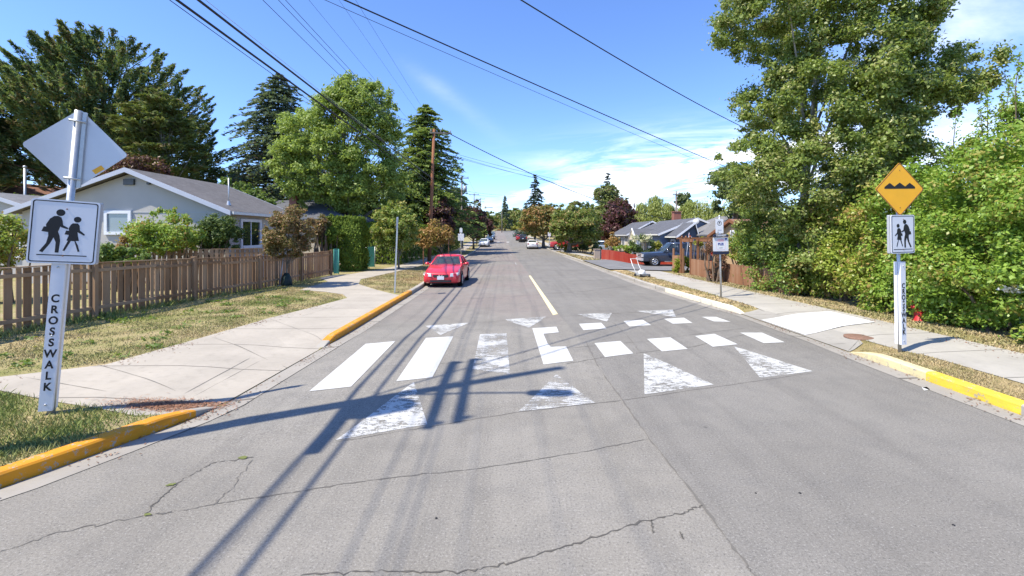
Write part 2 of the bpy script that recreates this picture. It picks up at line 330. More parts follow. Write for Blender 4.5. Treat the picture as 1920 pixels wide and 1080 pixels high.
leaf_mat('needle_pine', (.11, .15, .04), (.20, .23, .07), (.18, .14, .07), .25, .2, .7, .05)
leaf_mat('needle_fir', (.085, .13, .10), (.17, .215, .155), None, .28, .2, .7)
leaf_mat('needle_cedar', (.16, .235, .07), (.30, .37, .11), None, .42, .2, .7)
leaf_mat('needle_blue', (.05, .08, .07), (.10, .14, .11), None, .12, .2, .7)
leaf_mat('leaf_plum', (.055, .018, .022), (.125, .042, .045), None, .25, .35, .5)
leaf_mat('leaf_plum_bush', (.09, .03, .022), (.18, .06, .045), None, .25)
leaf_mat('leaf_willow', (.27, .32, .07), (.40, .43, .13), None, .35)
leaf_mat('leaf_street', (.13, .18, .035), (.25, .30, .07), (.32, .22, .08), .38, tip=.05)
leaf_mat('leaf_street_red', (.14, .145, .033), (.26, .23, .065), (.36, .19, .07), .34, tip=.2)
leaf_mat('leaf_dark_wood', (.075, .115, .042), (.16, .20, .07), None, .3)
leaf_mat('leaf_yellow', (.24, .25, .03), (.36, .34, .05), None, .35)
leaf_mat('blossom_cream', (.48, .48, .26), (.72, .70, .46), None, .25)
leaf_mat('blossom_white', (.72, .68, .60), (.85, .82, .78), None, .2)
leaf_mat('twig_brown', (.15, .075, .045), (.27, .13, .075), None, .15)

# ------------------------------------------------------------------ mesh helpers
def V(*a): return Vector(a)
class MB:
    def __init__(s): s.v = []; s.f = []; s.sm = []
    def add(s, vs, fs, smooth=False):
        o = len(s.v); s.v += [tuple(p) for p in vs]; s.f += [tuple(i + o for i in f) for f in fs]; s.sm += [smooth] * len(fs); return s
    def box(s, c, d, rz=0, tilt=0):
        cx, cy, cz = c; x, y, z = d[0] / 2, d[1] / 2, d[2] / 2; m = Matrix.Rotation(rz, 3, 'Z') @ Matrix.Rotation(tilt, 3, 'X')
        vs = [m @ Vector(p) + Vector(c) for p in ((-x, -y, -z), (x, -y, -z), (x, y, -z), (-x, y, -z), (-x, -y, z), (x, -y, z), (x, y, z), (-x, y, z))]
        return s.add(vs, [(0, 3, 2, 1), (4, 5, 6, 7), (0, 1, 5, 4), (1, 2, 6, 5), (2, 3, 7, 6), (3, 0, 4, 7)])
    def tube(s, pts, rad, n=8, cap=True, smooth=True):
        pts = [Vector(p) for p in pts]; rad = rad if isinstance(rad, (list, tuple)) else [rad] * len(pts)
        vs = []; up = None
        for i, p in enumerate(pts):
            d = (pts[min(i + 1, len(pts) - 1)] - pts[max(i - 1, 0)]).normalized()
            if up is None: up = Vector((0, 0, 1)) if abs(d.z) < .9 else Vector((1, 0, 0))
            a = d.cross(up).normalized(); b = a.cross(d).normalized(); up = b
            vs += [p + (a * math.cos(t) + b * math.sin(t)) * rad[i] for t in (2 * math.pi * k / n for k in range(n))]
        fs = [(i * n + k, i * n + (k + 1) % n, (i + 1) * n + (k + 1) % n, (i + 1) * n + k) for i in range(len(pts) - 1) for k in range(n)]
        s.add(vs, fs, smooth)
        if cap: s.add([], [], False); o = len(s.v) - len(vs); s.f += [tuple(o + k for k in reversed(range(n))), tuple(o + (len(pts) - 1) * n + k for k in range(n))]; s.sm += [False, False]
        return s
    def lathe(s, prof, c=(0, 0, 0), axis='Z', n=16, smooth=True):
        vs = []
        for r, h in prof:
            for k in range(n):
                t = 2 * math.pi * k / n; a, b = r * math.cos(t), r * math.sin(t)
                vs.append({'Z': (a, b, h), 'X': (h, a, b), 'Y': (a, h, b)}[axis])
        vs = [Vector(v) + Vector(c) for v in vs]
        return s.add(vs, [(i * n + k, i * n + (k + 1) % n, (i + 1) * n + (k + 1) % n, (i + 1) * n + k) for i in range(len(prof) - 1) for k in range(n)], smooth)
    def prism(s, poly, h0, h1, mat4):              # 2-D polygon (x, y) extruded along local z, placed by a matrix
        n = len(poly); vs = [mat4 @ Vector((x, y, h0)) for x, y in poly] + [mat4 @ Vector((x, y, h1)) for x, y in poly]
        tris = geometry.tessellate_polygon([[Vector((x, y, 0)) for x, y in poly]])
        fs = [tuple(t) for t in tris] + [tuple(n + i for i in reversed(t)) for t in tris] + [(i, (i + 1) % n, n + (i + 1) % n, n + i) for i in range(n)]
        return s.add(vs, fs)
    def quad(s, *p): return s.add(p, [tuple(range(len(p)))])
    def build(s, name, mat, parent=None, loc=None):
        me = bpy.data.meshes.new(name); me.from_pydata(s.v, [], s.f); me.update()
        if any(s.sm): me.polygons.foreach_set('use_smooth', s.sm)
        bm = bmesh.new(); bm.from_mesh(me); bmesh.ops.recalc_face_normals(bm, faces=bm.faces); bm.to_mesh(me); bm.free()
        return link(name, me, mat, parent, loc)
def link(name, me, mat, parent=None, loc=None):
    if mat is not None: me.materials.append(M(mat) if isinstance(mat, str) else mat)
    o = bpy.data.objects.new(name, me); COL.objects.link(o)
    if parent is not None: o.parent = parent
    if loc is not None: o.location = loc
    return o
def tag(o, label, cat, group=None):
    o['label'] = label; o['category'] = cat
    if group: o['group'] = group
    return o
def thing(name, label, cat, loc=(0, 0, 0), rz=0, group=None, tilt=None):
    o = bpy.data.objects.new(name, None); COL.objects.link(o); o.location = loc; o.rotation_euler = (tilt[0] if tilt else 0, tilt[1] if tilt else 0, rz)
    o.empty_display_size = .3
    return tag(o, label, cat, group)
def struct(o, label=None):
    o['kind'] = 'structure'
    if label: o['label'] = label
    return o
def sheet(name, poly, zf, mat, grid=.6, off=0.0, label=None, rng_grid=None):
    """polygon laid on the terrain, with inner points so that it follows slopes"""
    pts = [Vector(p) for p in poly]; dense = []
    for a, b in zip(pts, pts[1:] + pts[:1]):
        k = max(1, int((b - a).length / (grid if min(a.y, b.y) > 30 or min(abs(a.x), abs(b.x)) > 14 else min(grid, .5)))); dense += [a + (b - a) * (i / k) for i in range(k)]
    n = len(dense); edges = [(i, (i + 1) % n) for i in range(n)]
    xs = [p.x for p in dense]; ys = [p.y for p in dense]
    def inside(x, y):
        c = False; j = n - 1
        for i in range(n):
            if (ys[i] > y) != (ys[j] > y) and x < (xs[j] - xs[i]) * (y - ys[i]) / (ys[j] - ys[i]) + xs[i]: c = not c
            j = i
        return c
    gx = rng_grid[0] if rng_grid else [min(xs) + grid * (i + .5) for i in range(int((max(xs) - min(xs)) / grid))]
    gy = rng_grid[1] if rng_grid else [min(ys) + grid * (i + .5) for i in range(int((max(ys) - min(ys)) / grid))]
    ex = [Vector((x + .01, y + .013)) for x in gx for y in gy if inside(x, y)]
    r = geometry.delaunay_2d_cdt(dense + ex, edges, [], 1, 1e-5)
    me = bpy.data.meshes.new(name); me.from_pydata([(p.x, p.y, zf(p.x, p.y) + off) for p in r[0]], [], [tuple(f) for f in r[2]]); me.update()
    bm = bmesh.new(); bm.from_mesh(me)
    for f in bm.faces:
        f.normal_update()
        if f.normal.z < 0: f.normal_flip()
    bm.to_mesh(me); bm.free()
    return struct(link(name, me, mat), label)
def np_mesh(name, verts, nper, mat, parent=None, loc=None):
    """verts (N, nper, 3): N separate little polygons"""
    N = verts.shape[0]; me = bpy.data.meshes.new(name)
    me.vertices.add(N * nper); me.vertices.foreach_set('co', verts.reshape(-1).astype(np.float32))
    me.loops.add(N * nper); me.loops.foreach_set('vertex_index', np.arange(N * nper, dtype=np.int32))
    me.polygons.add(N); me.polygons.foreach_set('loop_start', np.arange(0, N * nper, nper, dtype=np.int32))
    try: me.polygons.foreach_set('loop_total', np.full(N, nper, dtype=np.int32))
    except Exception: pass
    me.update(calc_edges=True); me.validate()
    return link(name, me, mat, parent, loc)
RNG = np.random.default_rng(7); random.seed(7)
def unit(a): return a / np.maximum(np.linalg.norm(a, axis=-1, keepdims=True), 1e-9)
def leaf_quads(p, nrm, size, aspect=.55, droop=None):
    n = len(p); nrm = unit(nrm); ref = RNG.normal(size=(n, 3)) if droop is None else droop
    u = unit(ref - nrm * np.sum(ref * nrm, 1, keepdims=True)); w = np.cross(nrm, u); s = size[:, None]
    return np.stack([p - u * s, p + w * s * aspect + u * s * .15, p + u * s, p - w * s * aspect + u * s * .15], 1)
def clump_leaves(clumps, n_per, leaf, fill=.45, flat=.85, upbias=.35):
    """clumps: rows (x, y, z, r). leaves scattered through shells of the clumps"""
    c = np.asarray(clumps, float); w = c[:, 3] ** 2; cnt = np.maximum(8, (n_per * len(c) * w / w.sum()).astype(int))
    idx = np.repeat(np.arange(len(c)), cnt); n = len(idx)
    d = unit(RNG.normal(size=(n, 3))); d[:, 2] = np.where(d[:, 2] < -.3, d[:, 2] * .7, d[:, 2])
    st = RNG.uniform(.62, 1.38, (len(c), 3)); lob = np.abs(np.sin(d[:, 0] * 4.7 + idx * 1.3) * np.sin(d[:, 1] * 5.3 + idx * 2.1) * np.sin(d[:, 2] * 4.1 + idx))
    rr = c[idx, 3] * (fill + (1.0 - fill) * RNG.random(n) ** .7) * (.72 + .75 * lob) + c[idx, 3] * np.where(RNG.random(n) < .16, RNG.random(n) * .5, 0)
    p = c[idx, :3] + d * rr[:, None] * st[idx] * np.array([1, 1, flat])
    nrm = d * .7 + RNG.normal(size=(n, 3)) * .55 + np.array([0, 0, upbias])
    return leaf_quads(p, nrm, leaf * (.65 + .7 * RNG.random(n)))
def in_poly(poly, x, y):
    c = False; j = len(poly) - 1
    for i in range(len(poly)):
        (xi, yi), (xj, yj) = poly[i], poly[j]
        if (yi > y) != (yj > y) and x < (xj - xi) * (y - yi) / (yj - yi) + xi: c = not c
        j = i
    return c
def edge_dist(poly, x, y):
    best = 1e9
    for (ax, ay), (bx, by) in zip(poly, poly[1:] + poly[:1]):
        dx, dy = bx - ax, by - ay; t = max(0, min(1, ((x - ax) * dx + (y - ay) * dy) / (dx * dx + dy * dy + 1e-9)))
        best = min(best, math.hypot(x - ax - t * dx, y - ay - t * dy))
    return best
def outline_clumps(poly_px, Y, n, r, depth=1.0):
    """clump centres filling a crown of the photographed outline, as deep as it is wide"""
    poly = [((x - CX) / F * Y, CH + (HY - y) / F * Y) for x, y in poly_px]
    xs = [p[0] for p in poly]; zs = [p[1] for p in poly]; out = []; t = 0
    while len(out) < n and t < n * 60:
        t += 1; x = random.uniform(min(xs), max(xs)); z = random.uniform(min(zs), max(zs))
        if not in_poly(poly, x, z): continue
        e = edge_dist(poly, x, z); rr = r * random.uniform(.7, 1.25); rr = min(rr, max(e * 1.05, r * .42))
        half = (max(xs) - min(xs)) / 2; dmax = math.sqrt(max(.02, 1 - (1 - min(1, e / (half * .8))) ** 2)) * half * depth
        sgn = random.choice((-1, -1, 1)); out.append((x, Y + sgn * dmax * random.random() ** .5, z, rr))
    return out
def branches(base, clumps, r0, frac=.5, wob=.25, lean=0, top=None, levels=.5):
    """trunk to a leader and limbs from it out to clump centres"""
    c = np.asarray(clumps); zt = top if top else np.percentile(c[:, 2], 88); m = c[:, :2].mean(0)
    mb = MB(); bx, by, bz = base; n = 7; tr = []
    for i in range(n):
        t = i / (n - 1); tr.append(Vector((bx + (m[0] - bx) * t ** 1.5 + random.uniform(-1, 1) * wob * r0 * t * 3, by + (m[1] - by) * t ** 1.5 + random.uniform(-1, 1) * wob * r0 * t * 3, bz - .1 + (zt - bz) * t)))
    mb.tube(tr, [r0 * (1.25 if i == 0 else 1) * (1 - .85 * i / (n - 1)) for i in range(n)], 8)
    for row in c:
        if random.random() > frac: continue
        e = Vector(row[:3]); t = max(.22, min(.92, (e.z - bz) / (zt - bz) * random.uniform(.45, .85))); k = t * (n - 1); i = min(n - 2, int(k)); s = tr[i].lerp(tr[i + 1], k - i)
        mid = s.lerp(e, .55) + Vector((0, 0, (e - s).length * random.uniform(-.02, .10))); rr = r0 * (1 - .85 * t) * .45
        mb.tube([s, mid, e], [rr, rr * .6, rr * .2], 5, cap=False)
    return mb
def shift(mb, loc):
    mb.v = [(a - loc[0], b - loc[1], c - loc[2]) for a, b, c in mb.v]; return mb
def tree(name, label, cat, base_px, Y, outline, n, r, n_per, leaf, mat, bark='bark_brown', r0=.15, group=None, depth=1.0, frac=.5, fill=.45, base_z=None, extra=None, upbias=.35, bx=None, top=None):
    X = (base_px - CX) / F * Y if bx is None else bx; z = grade(X, Y) if base_z is None else base_z; loc = (X, Y, z)
    t = thing(name, label, cat, loc, group=group); cl = outline_clumps(outline, Y, n, r, depth)
    q = clump_leaves(cl, n_per, leaf, fill, upbias=upbias) - np.array(loc); np_mesh('crown', q, 4, mat, t)
    if r0: shift(branches(loc, cl, r0, frac, top=top), loc).build('trunk', bark, t)
    return t, cl, loc
def conifer(name, label, X, Y, h, rad, mat, n_lay=26, per=9, leaf=.32, skirt=.12, droop=.25, profile=1.0, base_z=None, group=None, lean=0, dens=26, rag=.35, taper=.92, bark='bark_brown', cat='tree'):
    z0 = grade(X, Y) if base_z is None else base_z; t = thing(name, label, cat, (X, Y, z0), group=group)
    tr = MB().tube([(0, 0, -.2), (0, 0, h * .5), (lean, 0, h * .98)], [h * .016 + .08, h * .010 + .04, .03], 8); P = []; Nn = []; S = []; D = []
    for i in range(n_lay):
        f = skirt + (1 - skirt) * i / (n_lay - 1); z = h * f; rr = rad * ((1 - f) / (1 - skirt)) ** profile * taper + rad * .05
        k = max(3, int(per * (.4 + .6 * rr / rad)))
        for j in range(k):
            a = random.uniform(0, 2 * math.pi); L = rr * random.uniform(1 - rag, 1 + rag * .5); dz = -droop * L + random.uniform(-.15, .25) * L * .4
            s = Vector((lean * f, 0, z)); m = s + Vector((math.cos(a) * L * .55, math.sin(a) * L * .55, dz * .35 + .06 * L)); e = s + Vector((math.cos(a) * L, math.sin(a) * L, dz))
            tr.tube([s, m, e], [.02 + .012 * L, .012 + .006 * L, .008], 4, cap=False, smooth=True)
            q = max(5, int(dens * (.35 + L / rad)))
            u = RNG.random(q) ** .75; b = np.array(s)[None] * ((1 - u) ** 2)[:, None] + 2 * (u * (1 - u))[:, None] * (np.array(m) * 2 - (np.array(s) + np.array(e)) / 2)[None] + (u ** 2)[:, None] * np.array(e)[None]
            side = np.array([-math.sin(a), math.cos(a), 0]); w = (.30 * L * (1.05 - u) + .08) * RNG.uniform(-1, 1, q)
            b = b + side[None] * w[:, None] + np.stack([np.zeros(q), np.zeros(q), -abs(w) * .35 + RNG.normal(0, .05, q) * L * .3], 1)
            out = np.array([math.cos(a), math.sin(a), -.35])[None] + side[None] * np.sign(w)[:, None] * .6 + RNG.normal(0, .25, (q, 3))
            P.append(b); D.append(out); Nn.append(np.array([0, 0, 1.0])[None] + RNG.normal(0, .45, (q, 3))); S.append(leaf * (.6 + .8 * RNG.random(q)))
    q = leaf_quads(np.concatenate(P), np.concatenate(Nn), np.concatenate(S), .38, np.concatenate(D)); np_mesh('crown', q, 4, mat, t); tr.build('trunk', bark, t)
    return t

# ================================================================== SETTING
ys_ = [-6, -3, -1, 0, 1.2, 2, 2.8, 3.5, 4.28, 5, 5.8, 6.3, 7, 8, 9, 9.95, 11, 12.5, 13.8, 15, 17.4, 20, 21.9, 26, 30, 35.8, 42, 50, 60, 70, 80, 95, 110, 130, 150, 175, 200, 230, 262]
road_poly = [(KLX(y), y) for y in ys_] + [(KRX(y), y) for y in reversed(ys_)]
near_g = [i * .45 - 12 for i in range(42)]
sheet('road', road_poly, road_z, 'asphalt', 1.2, 0, 'grey asphalt street running away to the hill', (near_g, [-4 + i * .35 for i in range(58)] + [17 + i * 3.0 for i in range(80)]))
# ground to the horizon
def far_grid():
    xs = [-900, -400, -200, -120, -70, -40, -25, -15, -8, 0, 8, 15, 25, 40, 70, 120, 200, 400, 900]; ys = [-60, -20, -5, 5, 15, 30, 45, 58, 70, 85, 110, 140, 180, 220, 262, 285, 310, 400, 700, 1500]
    def h(x, y): return (T(y) if y < 262 else T(262) + min((y - 262) * .085, 6)) - (.85 if y < 262 else .1)
    vs = [(x, y, h(x, y)) for y in ys for x in xs]; n = len(xs)
    fs = [(j * n + i, j * n + i + 1, (j + 1) * n + i + 1, (j + 1) * n + i) for j in range(len(ys) - 1) for i in range(n - 1)]
    return struct(MB().add(vs, fs, True).build('ground', 'lawn_far'), 'dry grassy ground reaching to the horizon')
far_grid()
ly = [y for y in ys_ if y >= 1.2]
def strip(xa, xb, ys): return [(xa(y), y) for y in ys] + [(xb(y), y) for y in reversed(ys)]
GY = [i * .4 for i in range(4, 40)] + [16 + i * .7 for i in range(29)] + [36 + 3 * i for i in range(80)]
sheet('lawn', [(KLX(y) - .012, y) for y in ly] + [(-60, 262), (-60, 1.2)], left_z, 'lawn', 2.5, 0, 'dry patchy lawn and gardens left of the street', ([-58 + 4 * i for i in range(10)] + [-18 + .8 * i for i in range(14)] + [-6.6 + .3 * i for i in range(9)], GY))
ry = [y for y in ys_ if y >= -1]
sheet('verge', [(60, -1), (60, 262)] + [(KRX(y) + .012, y) for y in reversed(ry)], right_z, 'lawn_dry', 2.5, 0, 'dry grass right of the street', ([6.95 + .3 * i for i in range(6)] + [8.8 + .8 * i for i in range(11)] + [18 + 4 * i for i in range(10)], GY))
# pavements
SWL = [(-7.93, 7.0), (-6.95, 7.75), (-6.72, 9.7), (-6.5, 12.1), (-6.08, 14.4), (-5.85, 16.1), (-6.35, 17.0), (-7.3, 17.6), (-8.4, 18.0), (-8.5, 19.0), (-8.6, 21.2), (-9.6, 22.6), (-9.6, 24), (-8.9, 25.2), (-8.2, 30), (-7.9, 38), (-7.8, 60), (-8.6, 80), (-11, 200),
       (-9.6, 200), (-7.2, 80), (-6.3, 60), (-6.35, 38), (-6.7, 30), (-7.2, 25), (-7.5, 22.5), (-6.9, 20.4), (-5.6, 18.6), (-4.5, 17.3), (-4.16, 16.9)]
swl = SWL + [(KLX(y) - .14, y) for y in (14, 12, 9.95)] + [(KLX(y) - .02, y) for y in (9.6, 8.8, 8, 7, 6.5)] + [(-4.25, 6.05), (-4.83, 5.8), (-6.2, 6.1), (-7.3, 6.45), (-12, 6.9), (-20, 7.6), (-20, 8.2), (-12, 7.3)]
sheet('pavement', swl, left_z, 'concrete', .5, .012, 'pale concrete footpath left of the street')
yy = [1, 4, 6, 8, 9, 9.5, 10.2, 11, 12, 13, 13.6, 14.5, 16, 18, 21, 25, 30, 36, 45, 60, 80, 120, 200]
swr = [(7.78 - .022 * max(0, y - 8), y) for y in yy] + [(9.65 - .03 * max(0, y - 12), y) for y in reversed(yy)]
sheet('pavement', swr, right_z, 'concrete_right', .5, .012, 'pale concrete footpath right of the street')
apr = [(KRX(y) + .02, y) for y in (9.25, 10, 11, 12, 13, 13.75)] + [(7.72, 14.1), (7.76, 12), (7.8, 10.3), (7.55, 9.75), (7.1, 9.4)]
sheet('pavement_ramp', apr, right_z, 'apron', .3, .016, 'concrete ramp down to the raised crosswalk')
sheet('pavement_patch', [(6.95, 12.65), (9.3, 13.25), (9.3, 11.6), (6.95, 10.75)], right_z, 'new_concrete', .3, .026, 'bright white new concrete panel at the crosswalk ramp')
sheet('gutter', [(KLX(y) + .02, y) for y in ly if y < 40] + [(KLX(y) + .34, y) for y in reversed(ly) if y < 40], road_z, 'gutter', .5, .006, 'concrete gutter strip along the left curb')
sheet('gutter', [(KRX(y) - .36, y) for y in ry if y < 60] + [(KRX(y) - .02, y) for y in reversed(ry) if y < 60], road_z, 'gutter', .5, .006, 'concrete gutter strip along the right curb')
# driveways
sheet('driveway', [(KRX(29) + .02, 29), (7.2, 28.9), (9.5, 27.9), (18.5, 28.5), (18.5, 40.7), (8.9, 40.7), (7.3, 39.6), (KRX(39) + .02, 39.3)], right_z, 'drive', .8, .07, 'asphalt driveway of the house on the right')
sheet('driveway', [(KLX(42) - .1, 42), (KLX(47) - .1, 47), (-13, 47), (-13, 42)], left_z, 'drive', 1, .02, 'asphalt driveway behind the left hedge')
sheet('driveway', [(KRX(62) + .1, 62), (KRX(69) + .1, 69), (19, 69), (19, 62)], right_z, 'drive', 1, .02, 'driveway under the red pickup')
# straw-coloured cut grass by the mower
sheet('cut_grass', [(6.45, 29), (7.05, 29), (7.25, 24), (7.45, 19), (7.5, 15.5), (7.2, 15), (6.95, 16), (6.55, 20), (6.42, 24)], right_z, 'straw', .5, .014, 'straw coloured cut grass on the right verge')

def curb(side, y0, y1, mats, label, taper=(False, False), w=.15, hs=1.0):
    """a kerb with rounded top edge following the road edge; painted lengths are separate faces"""
    KX = KLX if side < 0 else KRX; n = max(4, int((y1 - y0) / .35)) if y1 < 60 else 60
    ys = [y0 + (y1 - y0) * i / n for i in range(n + 1)]; prof = [(0, -.05), (0, .125), (.02, .145), (.05, .15), (w, .15), (w, .0)]
    vs = []; fs = []; mi = []
    for i, y in enumerate(ys):
        h = hs
        if taper[0]: h = min(h, max(.06, (y - y0) / .55))
        if taper[1]: h = min(h, max(.06, (y1 - y) / .55))
        for d, z in prof: vs.append((KX(y) + side * d, y, T(y) + z * h))
    k = len(prof)
    for i in range(n):
        ym = (ys[i] + ys[i + 1]) / 2; m = 0
        for j_, (a, b, _) in enumerate(mats):
            if a <= ym < b: m = j_
        for j in range(k - 1): fs.append((i * k + j, i * k + j + 1, (i + 1) * k + j + 1, (i + 1) * k + j)); mi.append(m)
    fs += [tuple(range(k)), tuple(n * k + j for j in reversed(range(k)))]; mi += [0, 0]
    me = bpy.data.meshes.new('curb'); me.from_pydata(vs, [], fs); me.update()
    for _, _, mm in mats: me.materials.append(M(mm))
    me.polygons.foreach_set('material_index', mi)
    bm = bmesh.new(); bm.from_mesh(me); bmesh.ops.recalc_face_normals(bm, faces=bm.faces); bm.to_mesh(me); bm.free()
    o = bpy.data.objects.new('curb', me); COL.objects.link(o); struct(o, label)
curb(-1, -3, 6.32, [(-9, 5.80, 'yellow_paint'), (5.80, 9, 'curb_concrete')], 'yellow painted curb at the near left corner', (False, True), .17)
curb(-1, 9.55, 40, [(10.0, 18.4, 'yellow_paint'), (0, 10.0, 'curb_concrete'), (18.4, 99, 'curb_concrete')], 'yellow painted curb beyond the crosswalk on the left', (True, False), .17)
curb(-1, 40, 240, [(0, 999, 'curb_concrete')], 'plain concrete curb far along the left side')
curb(1, -4, 9.25, [(-9, 6.15, 'curb_concrete'), (6.15, 7.6, 'yellow_bright'), (7.6, 99, 'yellow_faded')], 'bright yellow curb at the near right', (False, True), .17)
curb(1, 13.7, 28, [(0, 99, 'cream_kerb'), (19, 99, 'curb_concrete')], 'pale curb beyond the crosswalk on the right', (True, False), .17)
curb(1, 28, 39.3, [(0, 99, 'curb_concrete')], 'dropped curb at the driveway of the dark pickup', hs=.82)
curb(1, 39.3, 240, [(0, 999, 'curb_concrete')], 'plain concrete curb far along the right side')

# ---- markings, each laid on the hump
def mark(name, px, mat, label, off=.006):
    sheet(name, [gpr(*p) for p in px], road_z, mat, .35, off, label)
def c4(x, y): return (560 + x / 3.3103, 560 + y / 3.3103)
def c5(x, y): return (960 + x / 3.2, 560 + y / 3.2)
mark('crosswalk_bar', [c4(65, 577), c4(325, 548), c4(600, 265), c4(415, 282)], 'paint_white', 'leftmost white crosswalk bar')
mark('crosswalk_bar', [c4(605, 515), c4(830, 490), c4(960, 235), c4(790, 245)], 'paint_white', 'second white crosswalk bar')
mark('crosswalk_bar', [c4(1078, 440), c4(1312, 470), c4(1290, 215), c4(1125, 222)], 'paint_worn', 'worn crosswalk bar in the wheel path')
mark('crosswalk_bar', [c4(1450, 185), c4(1600, 175), c4(1615, 210), c4(1520, 220), c4(1545, 280), c4(1565, 300), c4(1660, 298), c4(1705, 387), c4(1520, 410)], 'paint_white', 'bracket shaped crosswalk bar at the centre')
for q in ([c5(402, 152), c5(535, 145), c5(567, 180), c5(428, 190)], [c5(668, 135), c5(785, 128), c5(835, 160), c5(705, 168)], [c5(912, 122), c5(1032, 115), c5(1083, 147), c5(965, 152)], [c5(1138, 110), c5(1225, 110), c5(1312, 140), c5(1212, 138)],
          [c5(495, 268), c5(650, 255), c5(728, 330), c5(558, 352)], [c5(810, 243), c5(950, 233), c5(1055, 303), c5(900, 318)], [c5(1098, 225), c5(1215, 212), c5(1355, 275), c5(1205, 290)], [c5(1368, 205), c5(1500, 205), c5(1637, 263), c5(1510, 268)]):
    mark('crosswalk_square', q, 'paint_white', 'white square of the crosswalk edge')
for q, m in (([c4(787, 170), c4(1058, 150), c4(880, 227)], 'paint_old'), ([c4(1280, 130), c4(1535, 113), c4(1430, 182)], 'paint_old'), ([c5(395, 95), c5(600, 85), c5(570, 138)], 'paint_old'), ([c5(750, 75), c5(965, 67), c5(985, 112)], 'paint_old'),
             ([c4(230, 880), c4(800, 782), c4(715, 520)], 'paint_old'), ([c4(1360, 705), c4(1840, 648), c4(1600, 470)], 'paint_ghost'), ([c5(790, 330), c5(1210, 517), c5(795, 577)], 'paint_old'), ([c5(1330, 288), c5(1805, 437), c5(1490, 478)], 'paint_old')):
    mark('hump_triangle', q, m, 'worn white triangle on the ramp of the hump')
mark('centre_line', [(991.5, 517), (995, 517), (1046, 589), (1037, 591)], 'paint_yellow', 'faded yellow centre line')
for a in (36, 52, 70): sheet('centre_line', [(1.33 - .027 * a - .05, a), (1.33 - .027 * a + .05, a), (1.33 - .027 * (a + 3) + .05, a + 3), (1.33 - .027 * (a + 3) - .05, a + 3)], road_z, 'paint_ghost', .5, .006, 'worn centre dash far along the street')
for a in (-1.8, .3): sheet('crosswalk_bar', [(a - 1.5, 98), (a - .9, 98), (a - .9, 101), (a - 1.5, 101)], road_z, 'paint_white', .8, .008, 'far crosswalk mark')
mark('paint_patch', [(1728, 727), (1738, 726), (1744, 731), (1733, 733)], 'paint_white', 'small white paint fleck by the gutter')

def crack(px, w, mat='crack', wob=.02, sub=13, z=.004, world=False, zf=None, name='road_crack', lab='thin crack in the asphalt'):
    zf = zf or road_z
    pts = [Vector(p if world else gpr(*p)) for p in px]; line = []
    for a, b in zip(pts, pts[1:]):
        for i in range(sub): line.append(a.lerp(b, i / sub) + Vector((random.gauss(0, wob), random.gauss(0, wob))) * .55)
    line.append(pts[-1]); vs = []; n = len(line)
    for i, p in enumerate(line):
        d = (line[min(i + 1, n - 1)] - line[max(0, i - 1)]).normalized(); s = Vector((-d.y, d.x)) * w * random.choice((.2, .45, .7, .9, 1.3)) * (1 if 0 < i < n - 1 else .2)
        for q in (p + s, p - s): vs.append((q.x, q.y, zf(q.x, q.y) + z))
    struct(MB().add(vs, [(2 * i, 2 * i + 1, 2 * i + 3, 2 * i + 2) for i in range(n - 1)]).build(name, mat), lab)
crack([(270, 968), (300, 935), (345, 898), (400, 868), (476, 858)], .007, 'crack', .02)
crack([(0, 1037), (110, 998), (270, 968), (320, 962), (400, 946), (430, 920), (474, 862)], .007, 'crack_soft', .02)
crack([(400, 946), (540, 925), (640, 908), (760, 893), (900, 878), (1080, 850), (1218, 823)], .008, 'crack_soft', .012)
crack([(560, 1078), (700, 1072), (860, 1074), (950, 1056), (1080, 1020), (1200, 980), (1280, 962), (1318, 948)], .008, 'crack', .015)
crack([(1222, 975), (1224, 1000)], .008, 'crack', .01); crack([(1275, 998), (1282, 1012)], .008, 'crack', .01)
crack([(1098, 640), (1120, 685), (1168, 752), (1218, 823), (1318, 948), (1400, 1060), (1440, 1110)], .012, 'crack_soft', .012)
crack([(631, 829), (800, 801), (970, 773), (1165, 751)], .012, 'crack_soft', .01); crack([(1165, 751), (1340, 726), (1528, 699)], .007, 'crack_soft', .008)
crack([(1060, 683), (1140, 668), (1300, 650), (1420, 622)], .010, 'crack_soft', .015); crack([(1072, 652), (1210, 640), (1300, 627), (1400, 615)], .008, 'crack_soft', .015)
crack([(800, 612), (950, 601), (1100, 590), (1268, 582)], .012, 'crack_soft', .006); crack([(1095, 596), (1150, 605), (1180, 634), (1200, 660)], .008, 'crack_soft', .015)
crack([(880, 560), (1000, 553), (1100, 546), (1230, 530)], .02, 'crack_soft', .02); crack([(640, 690), (860, 680), (960, 668), (1020, 650)], .006, 'crack_soft', .02)
crack([(1015, 528), (1080, 527), (1180, 524)], .03, 'crack_soft', .02)
for y in (30, 41, 55): crack([(KLX(y) + .4, y), (-1, y + .2), (KRX(y) - .5, y)], .025, 'crack_soft', .03, 6, .004, True)
for a_, b_ in (((345, 738), (470, 672)), ((362, 741), (486, 676)), ((378, 744), (505, 680)), ((400, 747), (530, 684)), ((30, 720), (200, 745)), ((180, 695), (330, 735)), ((395, 640), (560, 690)), ((500, 603), (610, 640)), ((560, 600), (640, 575)), ((600, 655), (640, 622))):
    crack([gp(*a_, .07), gp(*b_, .07)], .006, 'crack_soft', .004, 8, .016, True, left_z, 'pavement_groove', 'scored line in the left footpath')
for a_, b_ in (((1470, 622), (1640, 612)), ((1590, 652), (1620, 630)), ((1400, 585), (1480, 592)), ((1500, 640), (1600, 640))):
    crack([gp(*a_, .08), gp(*b_, .08)], .006, 'crack_soft', .004, 8, .020, True, right_z, 'pavement_groove', 'scored line in the right footpath')
